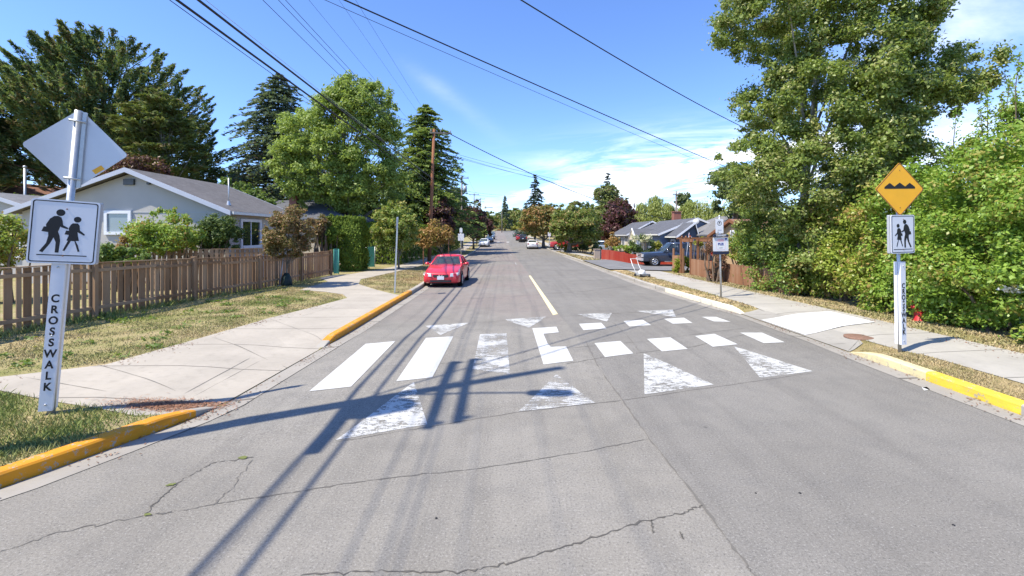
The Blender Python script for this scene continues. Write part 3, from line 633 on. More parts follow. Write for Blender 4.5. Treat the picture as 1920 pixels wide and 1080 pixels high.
for px, py, s in ((320, 910, .05), (455, 859, .06), (276, 966, .035)):
    x, y = gpr(px, py); struct(MB().add([(x + s * random.uniform(.5, 1.2) * math.cos(t), y + s * .6 * random.uniform(.5, 1.2) * math.sin(t), .009) for t in [k * .52 for k in range(12)]], [tuple(range(12))]).build('moss_patch', 'moss'), 'tuft of moss in a road crack')
for px, py, s in ((1788, 985, .013), (1500, 925, .014), (818, 972, .013), (1417, 925, .010)):
    x, y = gpr(px, py); struct(MB().lathe([(s, 0), (s * .8, .006), (0, .008)], (x, y, road_z(x, y)), n=7).build('road_pebble', 'black'), 'dark speck on the road')
# utility cover in the right pavement, pine needles swept on the left one
x, y = gp(1610, 629, .13); struct(MB().lathe([(.0, .018), (.27, .018), (.28, .012), (.28, -.02)], (x, y, right_z(x, y) + .012), n=28).build('manhole_cover', 'hole_cover'), 'rusty round utility cover in the footpath')
qn = 2600; nx = RNG.normal(0, .34, qn); ny = RNG.normal(0, .10, qn); bx, by = gp(322, 759, .06)
pp = np.stack([bx + nx, by + ny + nx * .15, np.zeros(qn)], 1); pp[:, 2] = [left_z(a, b) + .020 + random.random() * .012 for a, b, _ in pp]
o = np_mesh('pine_needles', leaf_quads(pp, np.array([0, 0, 1.])[None] + RNG.normal(0, .25, (qn, 3)), .022 + .02 * RNG.random(qn), .12), 4, 'needles'); o['kind'] = 'stuff'; o['label'] = 'brown drift of fallen needles at the curb end'

def litter(name, label, path, n, spread, zf, mat, size=.018):
    P = [Vector(p) for p in path]; pts = []
    for _ in range(n):
        i = random.randrange(len(P) - 1); q = P[i].lerp(P[i + 1], random.random()); w = abs(random.gauss(0, spread)); d = (P[i + 1] - P[i]).normalized()
        q = q + Vector((-d.y, d.x)) * w
        if math.sin(q.y * 2.3) + math.sin(q.y * 5.1 + q.x) + random.gauss(0, .7) < .2: continue
        pts.append((q.x, q.y, zf(q.x, q.y) + .014 + random.random() * .008))
    pts = np.array(pts); o = np_mesh(name, leaf_quads(pts, np.array([0, 0, 1.])[None] + RNG.normal(0, .3, pts.shape), size * (.4 + RNG.random(len(pts))), .5), 4, mat); o['kind'] = 'stuff'; o['label'] = label
litter('leaf_litter', 'bits of dry leaf in the left gutter', [(KLX(y) + .02, y) for y in (30, 20, 14, 9.9, 8, 6.5, 5.5, 4.3, 3)], 1500, .16, road_z, 'twig_brown')
litter('leaf_litter', 'bits of dry leaf in the right gutter', [(KRX(y) - .02, y) for y in (3, 6, 9, 12, 16, 22, 30)], 1500, .16, road_z, 'twig_brown')
litter('leaf_litter', 'dry leaves along the hedge edge of the right footpath', [(9.75, 5), (9.6, 12), (9.3, 20), (9.1, 26)], 1500, .25, right_z, 'twig_brown', .022)
litter('leaf_litter', 'dry bits along the lawn edge of the left footpath', [(-7.9, 7.05), (-6.95, 7.8), (-6.7, 9.7), (-6.5, 12.1), (-6.05, 14.4)][::-1], 900, .2, left_z, 'twig_brown')

# ---- grass blades
def blades(name, poly, dens, h, zf, mat, label, holes=(), w=.006, fall=None):
    xs = [p[0] for p in poly]; ys = [p[1] for p in poly]; n = int(dens * (max(xs) - min(xs)) * (max(ys) - min(ys)))
    x = RNG.uniform(min(xs), max(xs), n); y = RNG.uniform(min(ys), max(ys), n); ok = np.array([in_poly(poly, a + random.gauss(0, .045), b + random.gauss(0, .045)) and not any(in_poly(q, a, b) for q in holes) for a, b in zip(x, y)]); x = x[ok]; y = y[ok]
    ph = np.sin(x * 3.1 + 1.7 * np.sin(y * 2.3)) * np.sin(y * 2.7 + 1.3 * np.sin(x * 1.9)); keep = RNG.random(len(x)) < np.clip(.55 + .55 * ph, .12, 1); x = x[keep]; y = y[keep]; n = len(x)
    z = np.array([zf(a, b) for a, b in zip(x, y)]); a = RNG.uniform(0, 2 * np.pi, n); hh = h * (.35 + RNG.random(n) ** 2 * 1.1); le = hh * RNG.uniform(.2, 1.1, n); b = RNG.uniform(0, 2 * np.pi, n)
    p = np.stack([x, y, z - .005], 1); s = np.stack([np.cos(a), np.sin(a), a * 0], 1) * w * (1 + y[:, None] / 14); tip = p + np.stack([np.cos(b) * le, np.sin(b) * le, hh], 1); mid = p * .5 + tip * .5 + np.stack([b * 0, b * 0, hh * .15], 1)
    q = np.stack([p - s, p + s, mid + s * .8, tip, mid - s * .8], 1)
    o = np_mesh(name, q, 5, mat); o['kind'] = 'stuff'; o['label'] = label; return o
lawn_near = [(-7.9, 7.25), (-6.9, 7.95), (-6.75, 9.7), (-6.55, 12.1), (-6.12, 14.4), (-5.9, 16.0), (-6.5, 17.0), (-8.5, 17.9), (-8.6, 20.5), (-10, 22), (-10.2, 20), (-11.3, 7)]
blades('grass', lawn_near, 2400, .036, left_z, 'blade', 'patchy green and dry lawn grass below the fence', w=.004)
blades('grass', [(-11.4, 7), (-10.75, 7), (-9.8, 23), (-10.3, 24)], 2000, .15, left_z, 'blade_green', 'taller weedy grass along the foot of the fence', w=.005)
blades('grass', [(-20, 2.5), (-8, 2.6), (-6.2, 2.9), (-5.05, 4.28), (-4.42, 5.75), (-6.2, 6.05), (-7.3, 6.4), (-20, 7)], 5200, .065, left_z, 'blade_green', 'green grass round the foot of the left sign', w=.0032)
blades('grass', [(-7.4, 22.6), (-6.9, 20.5), (-5.6, 18.7), (-4.5, 17.5), (-4.25, 17.5), (-4.3, 30), (-4.7, 44), (-6.2, 44), (-6.6, 30)], 1300, .045, left_z, 'blade_dry', 'dry verge grass by the red car', w=.004)
blades('grass', [(6.98, 5), (7.0, 9.2), (7.4, 9.6), (7.76, 10.0), (7.78, 5), (7.78, 2), (6.95, 2)], 5600, .04, right_z, 'blade_dry', 'dry tufty grass on the near right verge', w=.0032)
blades('grass', [(7.02, 14.2), (7.62, 14.0), (7.6, 18), (7.5, 24), (7.2, 28), (6.4, 28), (6.5, 21), (6.75, 17.5)], 1800, .045, right_z, 'blade_dry', 'straw like verge grass by the bus stop', w=.009)
blades('grass', [(9.7, 6), (9.62, 12), (9.2, 26), (9.9, 26), (10.3, 18), (10.8, 10), (10.8, 6)], 2200, .05, right_z, 'blade_dry', 'rough grass between the right footpath and hedge', w=.008)
blades('grass', [(6.3, 40), (7.6, 40), (8.2, 41), (7.4, 48), (6.3, 60), (5.9, 60)], 160, .09, right_z, 'blade_dry', 'dry verge grass farther along the right', w=.012)

# ================================================================== SIGNS
def text_mesh(body, size, parent, mat, loc, rot=(R(90), 0, 0), spacing=1.0, name='lettering', sx=1.0, bold=.0):
    cu = bpy.data.curves.new('lettering', 'FONT'); cu.body = body; cu.size = size; cu.align_x = 'CENTER'; cu.align_y = 'CENTER'; cu.space_line = spacing; cu.extrude = .001; cu.offset = bold
    tmp = bpy.data.objects.new('tmp', cu); COL.objects.link(tmp); bpy.context.view_layer.update()
    me = bpy.data.meshes.new_from_object(tmp.evaluated_get(bpy.context.evaluated_depsgraph_get())); bpy.data.objects.remove(tmp); bpy.data.curves.remove(cu)
    for v in me.vertices: v.co.x *= sx
    me.materials.clear(); o = link(name, me, mat, parent, loc); o.rotation_euler = rot; return o
def rrect(w, h, r, n=5):
    p = []
    for cx, cy, a0 in ((w / 2 - r, h / 2 - r, 0), (-w / 2 + r, h / 2 - r, 90), (-w / 2 + r, -h / 2 + r, 180), (w / 2 - r, -h / 2 + r, 270)):
        p += [(cx + r * math.cos(R(a0 + 90 * k / n)), cy + r * math.sin(R(a0 + 90 * k / n))) for k in range(n + 1)]
    return p
def ring(outer, inner):
    n = len(outer); return outer, inner
UP = Matrix.Rotation(R(90), 4, 'X')              # local xy -> upright plane, extrusion towards -y
def plate(poly, th, y=0.0, z=0.0, x=0.0, rot=0.0):
    return MB().prism(poly, 0, th, Matrix.Translation((x, y, z)) @ UP @ Matrix.Rotation(rot, 4, 'Z'))
def frame_plate(po, pi, th, y, z, rot=0.0):      # ring-shaped outline
    m4 = Matrix.Translation((0, y, z)) @ UP @ Matrix.Rotation(rot, 4, 'Z'); n = len(po); mb = MB()
    vs = [m4 @ Vector((a, b, th)) for a, b in po] + [m4 @ Vector((a, b, th)) for a, b in pi] + [m4 @ Vector((a, b, 0)) for a, b in po] + [m4 @ Vector((a, b, 0)) for a, b in pi]
    return mb.add(vs, [(i, (i + 1) % n, n + (i + 1) % n, n + i) for i in range(n)] + [(i, 2 * n + i, 2 * n + (i + 1) % n, (i + 1) % n) for i in range(n)] + [(n + i, n + (i + 1) % n, 3 * n + (i + 1) % n, 3 * n + i) for i in range(n)])
def ell(cx, cy, rx, ry, n=18): return [(cx + rx * math.cos(2 * math.pi * k / n), cy + ry * math.sin(2 * math.pi * k / n)) for k in range(n)]
def S(x, y): return ((x - 510) / 620 * .60, -(y - 690) / 560 * .75)   # sign drawing coordinates -> metres on the panel
def walkers(mirror):
    g = 1 if not mirror else -1
    shapes = [('man', [ell(*S(462, 511), .043, .043), [S(*p) for p in [(402, 546), (440, 543), (472, 556), (488, 590), (495, 626), (548, 650), (545, 664), (480, 648), (470, 640), (452, 690), (470, 730), (480, 775), (474, 886), (437, 886), (438, 790), (412, 745), (385, 800), (318, 888), (284, 878), (345, 800), (360, 735), (356, 700), (290, 692), (308, 648), (332, 648), (328, 628), (362, 572)]]]),
              ('girl', [ell(*S(635, 567), .037, .037), [S(*p) for p in [(590, 604), (640, 602), (660, 622), (668, 668), (722, 704), (716, 717), (655, 690), (645, 684), (652, 720), (668, 768), (632, 770), (660, 810), (682, 868), (664, 872), (622, 772), (586, 772), (532, 868), (512, 864), (556, 772), (542, 768), (562, 716), (518, 712), (530, 676), (560, 676), (552, 655), (572, 618)]]])]
    return [(nm, [[(g * x, y) for x, y in (q if g > 0 else list(reversed(q)))] for q in ps]) for nm, ps in shapes]
def crosswalk_post(name, label, loc, mirror, yaw, tilt, dims):
    t = thing(name, label, 'road sign', loc, yaw, 'crosswalk sign posts either side of the street', tilt)
    H = dims['top']; MB().tube([(0, 0, -.25), (0, 0, H)], .04 if not mirror else .03, 12).build('pole', 'galv', t)
    # channel cover with the lettering
    a, b, dx, cw, dp = dims['z0'], dims['z1'], dims['dx'], dims['cw'], dims['dp']
    ch = MB().box((dx, -.05 - .004, (a + b) / 2), (cw, .008, b - a)); ch.box((dx + cw / 2 - .004, -.05 + dp / 2, (a + b) / 2), (.008, dp, b - a - .004)).box((dx - cw / 2 + .004, -.05 + dp / 2, (a + b) / 2), (.008, dp, b - a - .004))
    cv = ch.build('letter_panel', 'sign_white', t)
    n = len('CROSSWALK'); z_hi, z_lo = dims['tz1'], dims['tz0']
    for i, c in enumerate('CROSSWALK'):
        text_mesh(c, dims['ts'], cv, 'black', (dx, -.0605, z_hi + (z_lo - z_hi) * (i + .5) / n), name='letter', sx=dims.get('sx', .85), bold=.004)
    for z in (a + .08, (a + b) / 2, b - .08): MB().lathe([(0, -.012), (.012, -.012), (.012, .0)], (dx, -.058, z), 'Y', 8).build('bolt', 'galv', cv)
    # light box
    bz = dims['bz']; bx = dims['bx']; W_, H_ = dims['bw'], dims.get('bh', .75)
    bd = dims['bd']
    bxo = MB().prism(rrect(W_, H_, .02), -bd, -.012, Matrix.Translation((bx, -.075, bz)) @ UP).build('light_box', 'box_grey', t)
    fc = plate(rrect(W_, H_, .035), .012, -.075, bz, bx).build('face', 'sign_white', bxo)
    m4 = frame_plate(rrect(W_ - .035, H_ - .035, .03), rrect(W_ - .058, H_ - .058, .025), .002, -.0871, bz); shift(m4, (-bx, 0, 0)); m4.build('border', 'black', fc)
    for nm, ps in walkers(mirror):
        mb = MB()
        for q in ps: mb.prism(q, 0, .002, Matrix.Translation((bx, -.0871, bz)) @ UP)
        mb.build('pedestrian_symbol', 'black', fc)
    MB().box((bx, -.0881, bz - .295), (.48, .002, .012)).build('ground_line', 'black', fc)
    for bz_ in (.29, -.30): MB().lathe([(0, -.008), (.008, -.008), (.008, 0)], (bx + .01, -.0872, bz + bz_), 'Y', 8).build('bolt', 'rust_edge', fc)
    return t
def diamond(side=.75): return [(x * .7071 - y * .7071, x * .7071 + y * .7071) for x, y in rrect(side, side, .04)]
# left post: near, back of the diamond towards us
lz = left_z(-5.9, 5.75)
tL = crosswalk_post('crosswalk_sign', 'crosswalk post with bare grey diamond back above, on the near left grass', (-5.82, 5.72, lz), False, R(24), (R(0), R(4.0)), dict(top=3.86, z0=.05, z1=1.93, dx=-.035, cw=.135, dp=.13, ts=.135, tz1=1.52, tz0=.28, bz=2.295, bx=.0, bw=.665, bh=.80, bd=.085))
dL = plate(diamond(), .006, .050, 3.36, 0.0).build('diamond_back', 'sign_back', tL); dL.rotation_euler = (0, 0, 0)
MB().box((.062, .02, 3.36), (.04, .035, .98)).build('channel', 'galv', dL)
for bz_ in (3.72, 2.98): MB().tube([(-.07, -.045, bz_), (.09, -.02, bz_)], .014, 6).build('bracket', 'galv', dL)
st_ = MB().box((0, 0, 0), (.12, .002, .06)).build('sticker', 'orange_sticker', dL); st_.location = (.235, .042, 3.13); st_.rotation_euler = (0, R(-42), 0)
# right post
rx_, ry_ = gp(1687, 655, .14); rz_ = right_z(rx_, ry_)
tR = crosswalk_post('crosswalk_sign', 'crosswalk post with yellow bump warning diamond, on the right verge before the hedge', (rx_, ry_, rz_), True, R(14), (0, R(-1.0)), dict(top=3.2, z0=.17, z1=1.80, dx=.035, cw=.125, dp=.12, ts=.135, tz1=1.38, tz0=.36, bz=2.34, bx=.0, bw=.6, bd=.065))
dR = plate(diamond(), .006, -.04, 3.22, 0).build('warning_diamond', 'sign_yellow', tR); dR.rotation_euler = (0, 0, R(-8))
frame_plate(diamond(.745), diamond(.715), .002, -.0462, 3.22).build('border', 'rust_edge', dR)
bump = [(-.33, -.03), (.33, -.03), (.33, .005), (.215, .085), (.115, .012), (0, .09), (-.115, .012), (-.215, .085), (-.33, .005)]
plate(bump, .002, -.0462, 3.26).build('bump_symbol', 'black', dR)
for bz_ in (3.59, 2.86): MB().lathe([(0, -.006), (.009, -.006), (.009, 0)], (0, -.0462, bz_), 'Y', 8).build('bolt', 'rust_edge', dR)
# edge-on no-parking sign by the red car
x, y = gp(740, 549, .13); t = thing('parking_sign', 'slim grey square post with edge-on sign, on the left verge before the red car', 'road sign', (x, y, left_z(x, y)), R(-82), tilt=(0, 0)); t.rotation_euler = (R(-2.2), 0, R(-80))
MB().box((0, 0, 1.42), (.055, .055, 3.1)).build('pole', 'galv', t); sp = plate(rrect(.30, .45, .03), .005, -.03, 2.72).build('sign_plate', 'sign_white', t)
frame_plate(ell(0, .05, .11, .11, 24), ell(0, .05, .085, .085, 24), .002, -.0355, 2.72).build('ring_symbol', 'tail_red', sp)
# bus stop on the right
x, y = gp(1352, 557, .14); t = thing('bus_stop_sign', 'bus stop pole with square white sign and narrow parking sign, in straw coloured right verge', 'bus stop', (x, y, right_z(x, y)), R(4), tilt=(0, R(-1.2)))
MB().tube([(0, 0, -.2), (0, 0, 2.92)], .034, 10).lathe([(0, 2.99), (.03, 2.97), (.04, 2.93), (.034, 2.90)], n=10).build('pole', 'galv', t)
sp = plate(rrect(.29, .52, .02), .006, -.04, 2.58, -.03).build('parking_plate', 'sign_white', t)
m4 = frame_plate(ell(0, .11, .085, .085, 24), ell(0, .11, .07, .07, 24), .002, -.0465, 2.58); shift(m4, (.03, 0, 0)); m4.build('ring_symbol', 'black', sp)
text_mesh('P', .12, sp, 'black', (-.03, -.0475, 2.69), bold=.004)
MB().box((-.03, -.0475, 2.44), (.14, .002, .012)).box((-.09, -.0475, 2.37), (.035, .002, .03)).build('arrow_mark', 'black', sp)
hd = plate([(-.28, 0), (.28, 0), (.28, .05)] + [(.28 - .14 * k / 4 + 0, .06 + .045 * math.sin(math.pi * k / 4)) for k in range(5)] + [(.14 - .28 * k / 6, .06 + .03 * math.sin(math.pi * k / 6)) for k in range(1, 7)] + [(-.14 - .14 * k / 4, .06 + .045 * math.sin(math.pi * k / 4)) for k in range(1, 5)], .05, -.04, 2.19).build('header', 'navy', t)
text_mesh('TRANSIT', .10, hd, 'sign_white', (0, -.0915, 2.245), bold=.002)
sq = plate(rrect(.57, .50, .02), .012, -.04, 1.93).build('stop_plate', 'sign_white', t)
frame_plate(rrect(.34, .40, .07), rrect(.325, .385, .065), .002, -.0525, 1.93).build('shield_outline', 'pink', sq)
plate([(-.12, .10), (.12, .10), (.12, .17), (.09, .18), (-.09, .18), (-.12, .17)], .002, -.0525, 1.93).build('pink_band', 'pink', sq)
text_mesh('BUS', .12, sq, 'blue_ink', (0, -.054, 1.93), bold=.006); MB().box((0, -.0535, 1.80), (.12, .002, .012)).build('small_print', 'black', sq); MB().box((.2, -.0535, 2.12), (.07, .002, .07)).build('corner_mark', 'blue_ink', sq)
plate([(-.27, 0), (.27, 0), (.29, .05), (.29, .10), (-.29, .10), (-.29, .05)], .05, -.04, 1.57).build('footer', 'navy', t)
# white sign on a post by the far right trees, sign and speed sign on the left
x, y = gp(1020, 465, .12); t = thing('street_sign', 'small white sign on post under the far right street trees', 'road sign', (5.6, 68, grade(5.6, 68)))
MB().tube([(0, 0, -.2), (0, 0, 2.4)], .04, 8).build('pole', 'galv', t); plate(rrect(.45, .6, .04), .01, -.05, 2.25).build('sign_plate', 'sign_white', t)
t = thing('street_sign', 'pale rectangular sign on post by the left kerb beyond the red car', 'road sign', (-5.4, 48, grade(-5.4, 48)))
MB().tube([(0, 0, -.2), (0, 0, 3.0)], .045, 8).build('pole', 'galv', t); sp = plate(rrect(.62, .75, .04), .01, -.05, 2.0).build('sign_plate', 'sign_white', t); plate(rrect(.3, .45, .04), .01, -.05, 2.72).build('upper_plate', 'sign_white', t)
t = thing('street_sign', 'dark backed octagonal sign on post in the shade of the plum trees', 'road sign', (-6.7, 62, grade(-6.7, 62)))
MB().tube([(0, 0, -.2), (0, 0, 2.3)], .045, 8).build('pole', 'galv', t); plate(ell(0, 0, .38, .38, 8), .01, -.05, 2.1).build('sign_plate', 'box_grey', t)
t = thing('lamp_post', 'thin grey post rising behind the neighbouring house at the left edge', 'post', (*at(47, 400, 38).xy, 0)); MB().tube([(0, 0, 0), (0, 0, 8.1)], .10, 8).lathe([(0, 8.2), (.14, 8.15), (.14, 8.0), (.10, 8.0)]).build('pole', 'galv', t)
t = thing('fire_hydrant', 'red fire hydrant half hidden in the right hedge', 'hydrant', (gp(1722, 607, .15)[0] + .30, gp(1722, 607, .15)[1] + .30, .14))
MB().lathe([(.17, -.05), (.17, .03), (.12, .05), (.12, .50), (.155, .51), (.155, .55), (.13, .60), (.08, .68), (.03, .70), (.03, .74), (0, .74)], n=18).build('body', 'hydrant_red', t)
MB().lathe([(.065, -.20), (.065, -.10), (.05, -.10)], (0, 0, .38), 'Y', 12).lathe([(0, -.205), (.065, -.20)], (0, 0, .38), 'Y', 12).build('outlet_cap', 'galv', t)
for q_ in (-1, 1): MB().lathe([(0, .19 * q_), (.05, .19 * q_), (.05, .10 * q_)], (0, 0, .38), 'X', 12).build('side_outlet', 'hydrant_red', t)

# ================================================================== FENCES
def fence(name, label, pts, top, mat, bw=.125, gap=.04, post_every=2.4, rail='fence_wood', zf=left_z, wide=None, cap=True, rails=(.28, -.16), base=.03, group=None, post_up=.06, face=-1):
    """vertical boards on two rails between posts; pts = ground polyline, top = height function of the distance along"""
    P = [Vector(p) for p in pts]; loc = (P[0].x, P[0].y, zf(*P[0])); t = thing(name, label, 'fence', loc, group=group)
    L = [0]; [L.append(L[-1] + (b - a).length) for a, b in zip(P, P[1:])]
    def along(d):
        for i in range(len(P) - 1):
            if d <= L[i + 1] or i == len(P) - 2:
                v = (P[i + 1] - P[i]).normalized(); return P[i] + v * (d - L[i]), v
    bd = MB(); rl = MB(); d = 0
    while d < L[-1] - bw * .6:
        w = (bw if wide is None else random.choice(wide)); q, v = along(d + w / 2); z = zf(q.x, q.y); h = top(d) + random.uniform(-.012, .012)
        bd.box((q.x - v.y * .02 * face, q.y + v.x * .02 * face, z + base + (h - base) / 2), (w, .02, h - base), math.atan2(v.y, v.x) + random.gauss(0, .012)); d += w + gap * random.uniform(.6, 1.3)
    shift(bd, loc).build('board_panel', mat, t)
    n = max(1, round(L[-1] / post_every))
    for i in range(n + 1):
        q, v = along(L[-1] * i / n); z = zf(q.x, q.y); h = top(L[-1] * i / n); pb = MB().box((q.x + v.y * .065 * face, q.y - v.x * .065 * face, z + h / 2 + post_up / 2 - .1), (.09, .09, h + post_up + .2), math.atan2(v.y, v.x))
        if cap: pb.box((q.x + v.y * .065 * face, q.y - v.x * .065 * face, z + h + post_up + .012), (.13, .13, .03), math.atan2(v.y, v.x))
        shift(pb, loc).build('post', mat, t)
    for k in rails:
        r = MB()
        for i in range(len(P) - 1):
            m = max(1, int((P[i + 1] - P[i]).length / 2))
            for j in range(m):
                a = P[i].lerp(P[i + 1], j / m); b = P[i].lerp(P[i + 1], (j + 1) / m); c = (a + b) / 2; v = (b - a).normalized(); dd = L[i] + (c - P[i]).length
                za = zf(c.x, c.y) + (k if k > 0 else top(dd) + k); r.box((c.x + v.y * .012 * face, c.y - v.x * .012 * face, za), ((b - a).length, .04, .085), math.atan2(v.y, v.x))
        shift(r, loc).build('rail', mat, t)
    r = MB()
    if cap:
        for i in range(len(P) - 1):
            m = max(1, int((P[i + 1] - P[i]).length / 1.2))
            for j in range(m):
                a = P[i].lerp(P[i + 1], j / m); b = P[i].lerp(P[i + 1], (j + 1) / m); v = (b - a).normalized(); ha = zf(*a) + top(L[i] + (a - P[i]).length) + .008; hb = zf(*b) + top(L[i] + (b - P[i]).length) + .008
                s = Vector((-v.y, v.x)) * .045; r.add([(*(a + s), ha), (*(a - s), ha), (*(b - s), hb), (*(b + s), hb), (*(a + s), ha + .025), (*(a - s), ha + .025), (*(b - s), hb + .025), (*(b + s), hb + .025)], [(0, 1, 2, 3), (4, 5, 6, 7), (0, 1, 5, 4), (1, 2, 6, 5), (2, 3, 7, 6), (3, 0, 4, 7)])
        shift(r, loc).build('top_rail', mat, t)
    return t
FL = [(-11.35, 5.2), (-10.85, 9.4), (-10.55, 13.4), (-9.95, 18.6), (-9.75, 24.3)]
fence('picket_fence', 'long weathered brown board fence with gaps, along the left lawn', FL, lambda d: 1.38 + .06 * math.sin(d * .3) - .004 * d, 'fence_wood', wide=(.10, .13, .16, .21), gap=.055, post_every=3.1, face=1)
fence('garden_fence', 'inner brown fence along the foot of the grey house behind the yellow-green shrub', [(-17.6, 17.6), (-13.2, 17.9), (-10.3, 18.9)], lambda d: 1.55, 'fence_wood', gap=.06, post_every=2.3, face=-1)
def cz(x, y): return right_z(x, y)
fence('cedar_fence', 'low reddish brown board fence before the bushes, right of the arbor', [(10.02, 25.3), (10.2, 18.4), (10.35, 16.6)], lambda d: .90, 'cedar_fence', .14, .008, 1.9, zf=cz, cap=False, post_up=0)
fence('cedar_fence', 'short stub of brown board fence left of the arbor beside the driveway', [(9.72, 27.4), (9.95, 26.5)], lambda d: 1.02, 'cedar_fence', .14, .008, 1.2, zf=cz, cap=False, post_up=.42)
fence('cedar_fence', 'taller brown fence panel and posts behind the low fence', [(12.0, 20.9), (13.4, 21.1)], lambda d: 1.35, 'cedar_fence', .14, .006, 1.5, zf=cz, cap=True)
fence('red_fence', 'low bright red board fence beside the driveway of the dark pickup', [(8.2, 41.2), (18.5, 41.2)], lambda d: .92, 'red_fence', .14, .006, 2.2, zf=cz, cap=False, post_up=0)
t = thing('garden_arbor', 'brown timber arbor with crossbeams between the low fence and the driveway', 'arbor', (10.0, 25.9, right_z(10, 25.9)))
for px, py in ((-.1, .65), (.0, -.55), (1.05, -.35), (.95, .8)): MB().box((px, py, .98), (.105, .105, 2.0)).build('post', 'arbor_wood', t)
for px, y0, y1, z in ((-.05, -.95, .95, 1.92), (1.0, -.9, 1.1, 1.94)): MB().box((px, (y0 + y1) / 2, z), (.06, y1 - y0, .16)).build('beam', 'arbor_wood', t)
for yy_ in (-.55, .65): MB().box((.95, yy_, 2.04), (2.6, .06, .10)).build('crossbeam', 'arbor_wood', t)
for yy_ in (-.55, 0.05, .65): MB().lathe([(0, 2.19), (.05, 2.17), (.06, 2.10), (.05, 2.09)], (-.05, yy_, 0), n=8).build('post_cap', 'arbor_wood', t)
t = thing('garden_wall', 'low block wall with pillar at the far end of the red fence', 'wall', (7.9, 42.2, right_z(7.9, 42.2))); MB().box((1.6, .6, .35), (3.2, .3, .8), R(14)).build('wall', 'pavers_wall', t); MB().box((0, 0, .42), (.5, .5, .95)).box((0, 0, .92), (.58, .58, .06)).build('pillar', 'pavers_wall', t)
for x_, y_, w_, lab in ((-9.72, 24.75, .25, 'teal mesh fence panel between the board fence and the clipped hedge'), (-9.62, 29.9, .55, 'teal mesh gate between the two clipped hedges')):
    t = thing('mesh_gate', lab, 'gate', (x_, y_, left_z(x_, y_)), R(12)); m_ = MB()
    for k in range(int(w_ / .05) + 1): m_.box((k * .05, 0, .7), (.012, .012, 1.35))
    for k in range(14): m_.box((w_ / 2, 0, .1 + k * .1), (w_, .01, .012))
    m_.box((w_ / 2, .012, .7), (w_, .004, 1.3)); m_.build('mesh_panel', 'teal_mesh', t)
    for k in (0, 1): MB().tube([(k * w_, -.02, 0), (k * w_, -.02, 1.38)], .018, 8).build('post', 'teal_mesh' if w_ < .4 else 'galv', t)

# ================================================================== HOUSES
def gable_house(name, label, x0, x1, y0, y1, ze, zr, wall, roof, trim='fascia', oh=.35, front_gable=True, xr=None, zb=-.3, th=.16, yr=None):
    """ridge along y at xr; eaves at x0 and x1; local origin at the x0,y0 corner"""
    t = thing(name, label, 'house', (x0, y0, zb)); w = x1 - x0; l = y1 - y0; xr = (x0 + x1) / 2 if xr is None else xr; rx = xr - x0; he = ze - zb; hr = zr - zb
    yr = [(-oh), (l + oh)]
    MB().add([(0, 0, 0), (w, 0, 0), (w, l, 0), (0, l, 0), (0, 0, he - .08), (w, 0, he - .08), (w, l, he - .08), (0, l, he - .08), (rx, 0, hr - .10), (rx, l, hr - .10)], [(0, 1, 5, 8, 4), (2, 3, 7, 9, 6), (1, 2, 6, 5), (3, 0, 4, 7)]).build('wall', wall, t)
    sl = (hr - he) / rx; sr = (hr - he) / (w - rx)
    a0, a1 = (-oh, he - sl * oh), (w + oh, he - sr * oh); rf = MB()
    for (ex, ez), s in ((a0, -1), (a1, 1)):
        v = [(ex, yr[0], ez), (ex, yr[1], ez), (rx, yr[1], hr), (rx, yr[0], hr)]
        rf.add([(p[0], p[1], p[2] + th * .5) for p in v] + [(p[0], p[1], p[2] - .04) for p in v], [(0, 1, 2, 3), (4, 5, 6, 7), (0, 1, 5, 4), (1, 2, 6, 5), (2, 3, 7, 6), (3, 0, 4, 7)])
    r = rf.build('roof', roof, t)
    for yy in (yr[0] - .025, yr[1] + .025):
        for (ex, ez) in (a0, a1):
            v = [(ex, ez - th * .7), (rx, hr - th * .7 + .0), (rx, hr + th * .55), (ex, ez + th * .55)]
            f = MB().add([(x, yy - .02, z) for x, z in v] + [(x, yy + .02, z) for x, z in v], [(0, 1, 2, 3), (4, 5, 6, 7), (0, 1, 5, 4), (1, 2, 6, 5), (2, 3, 7, 6), (3, 0, 4, 7)]); f.build('bargeboard', trim, r)
    for (ex, ez), s in ((a0, -1), (a1, 1)): MB().box((ex + s * .05, (yr[0] + yr[1]) / 2, ez + .0), (.10, yr[1] - yr[0] - .1, .12)).build('eaves_gutter', 'gutter_white', r)
    return t
def window(t, wall_axis, c, w, h, glass='window_dark', frame='trim_white', fw=.09, mull=True, depth=.05):
    """wall_axis 'y': faces -y; 'x+': faces +x; c = centre in the house's coordinates"""
    rz = {'y': 0, 'x+': R(90), 'x-': R(-90)}[wall_axis]; e = thing_part('window', t, c, rz)
    MB().box((-w / 2 - fw / 2, -.02, 0), (fw, depth + .04, h + 2 * fw)).box((w / 2 + fw / 2, -.02, 0), (fw, depth + .04, h + 2 * fw)).box((0, -.02, h / 2 + fw / 2), (w, depth + .04, fw)).box((0, -.03, -h / 2 - fw / 2), (w, depth + .07, fw)).build('frame', frame, e)
    MB().box((0, 0, 0), (w, .02, h)).build('pane', glass, e)
    if mull: MB().box((.0, -.016, 0), (.05, .03, h)).build('mullion', frame, e)
def thing_part(name, parent, loc, rz):
    o = bpy.data.objects.new(name, None); COL.objects.link(o); o.parent = parent; o.location = loc; o.rotation_euler = (0, 0, rz); o.empty_display_size = .2; return o
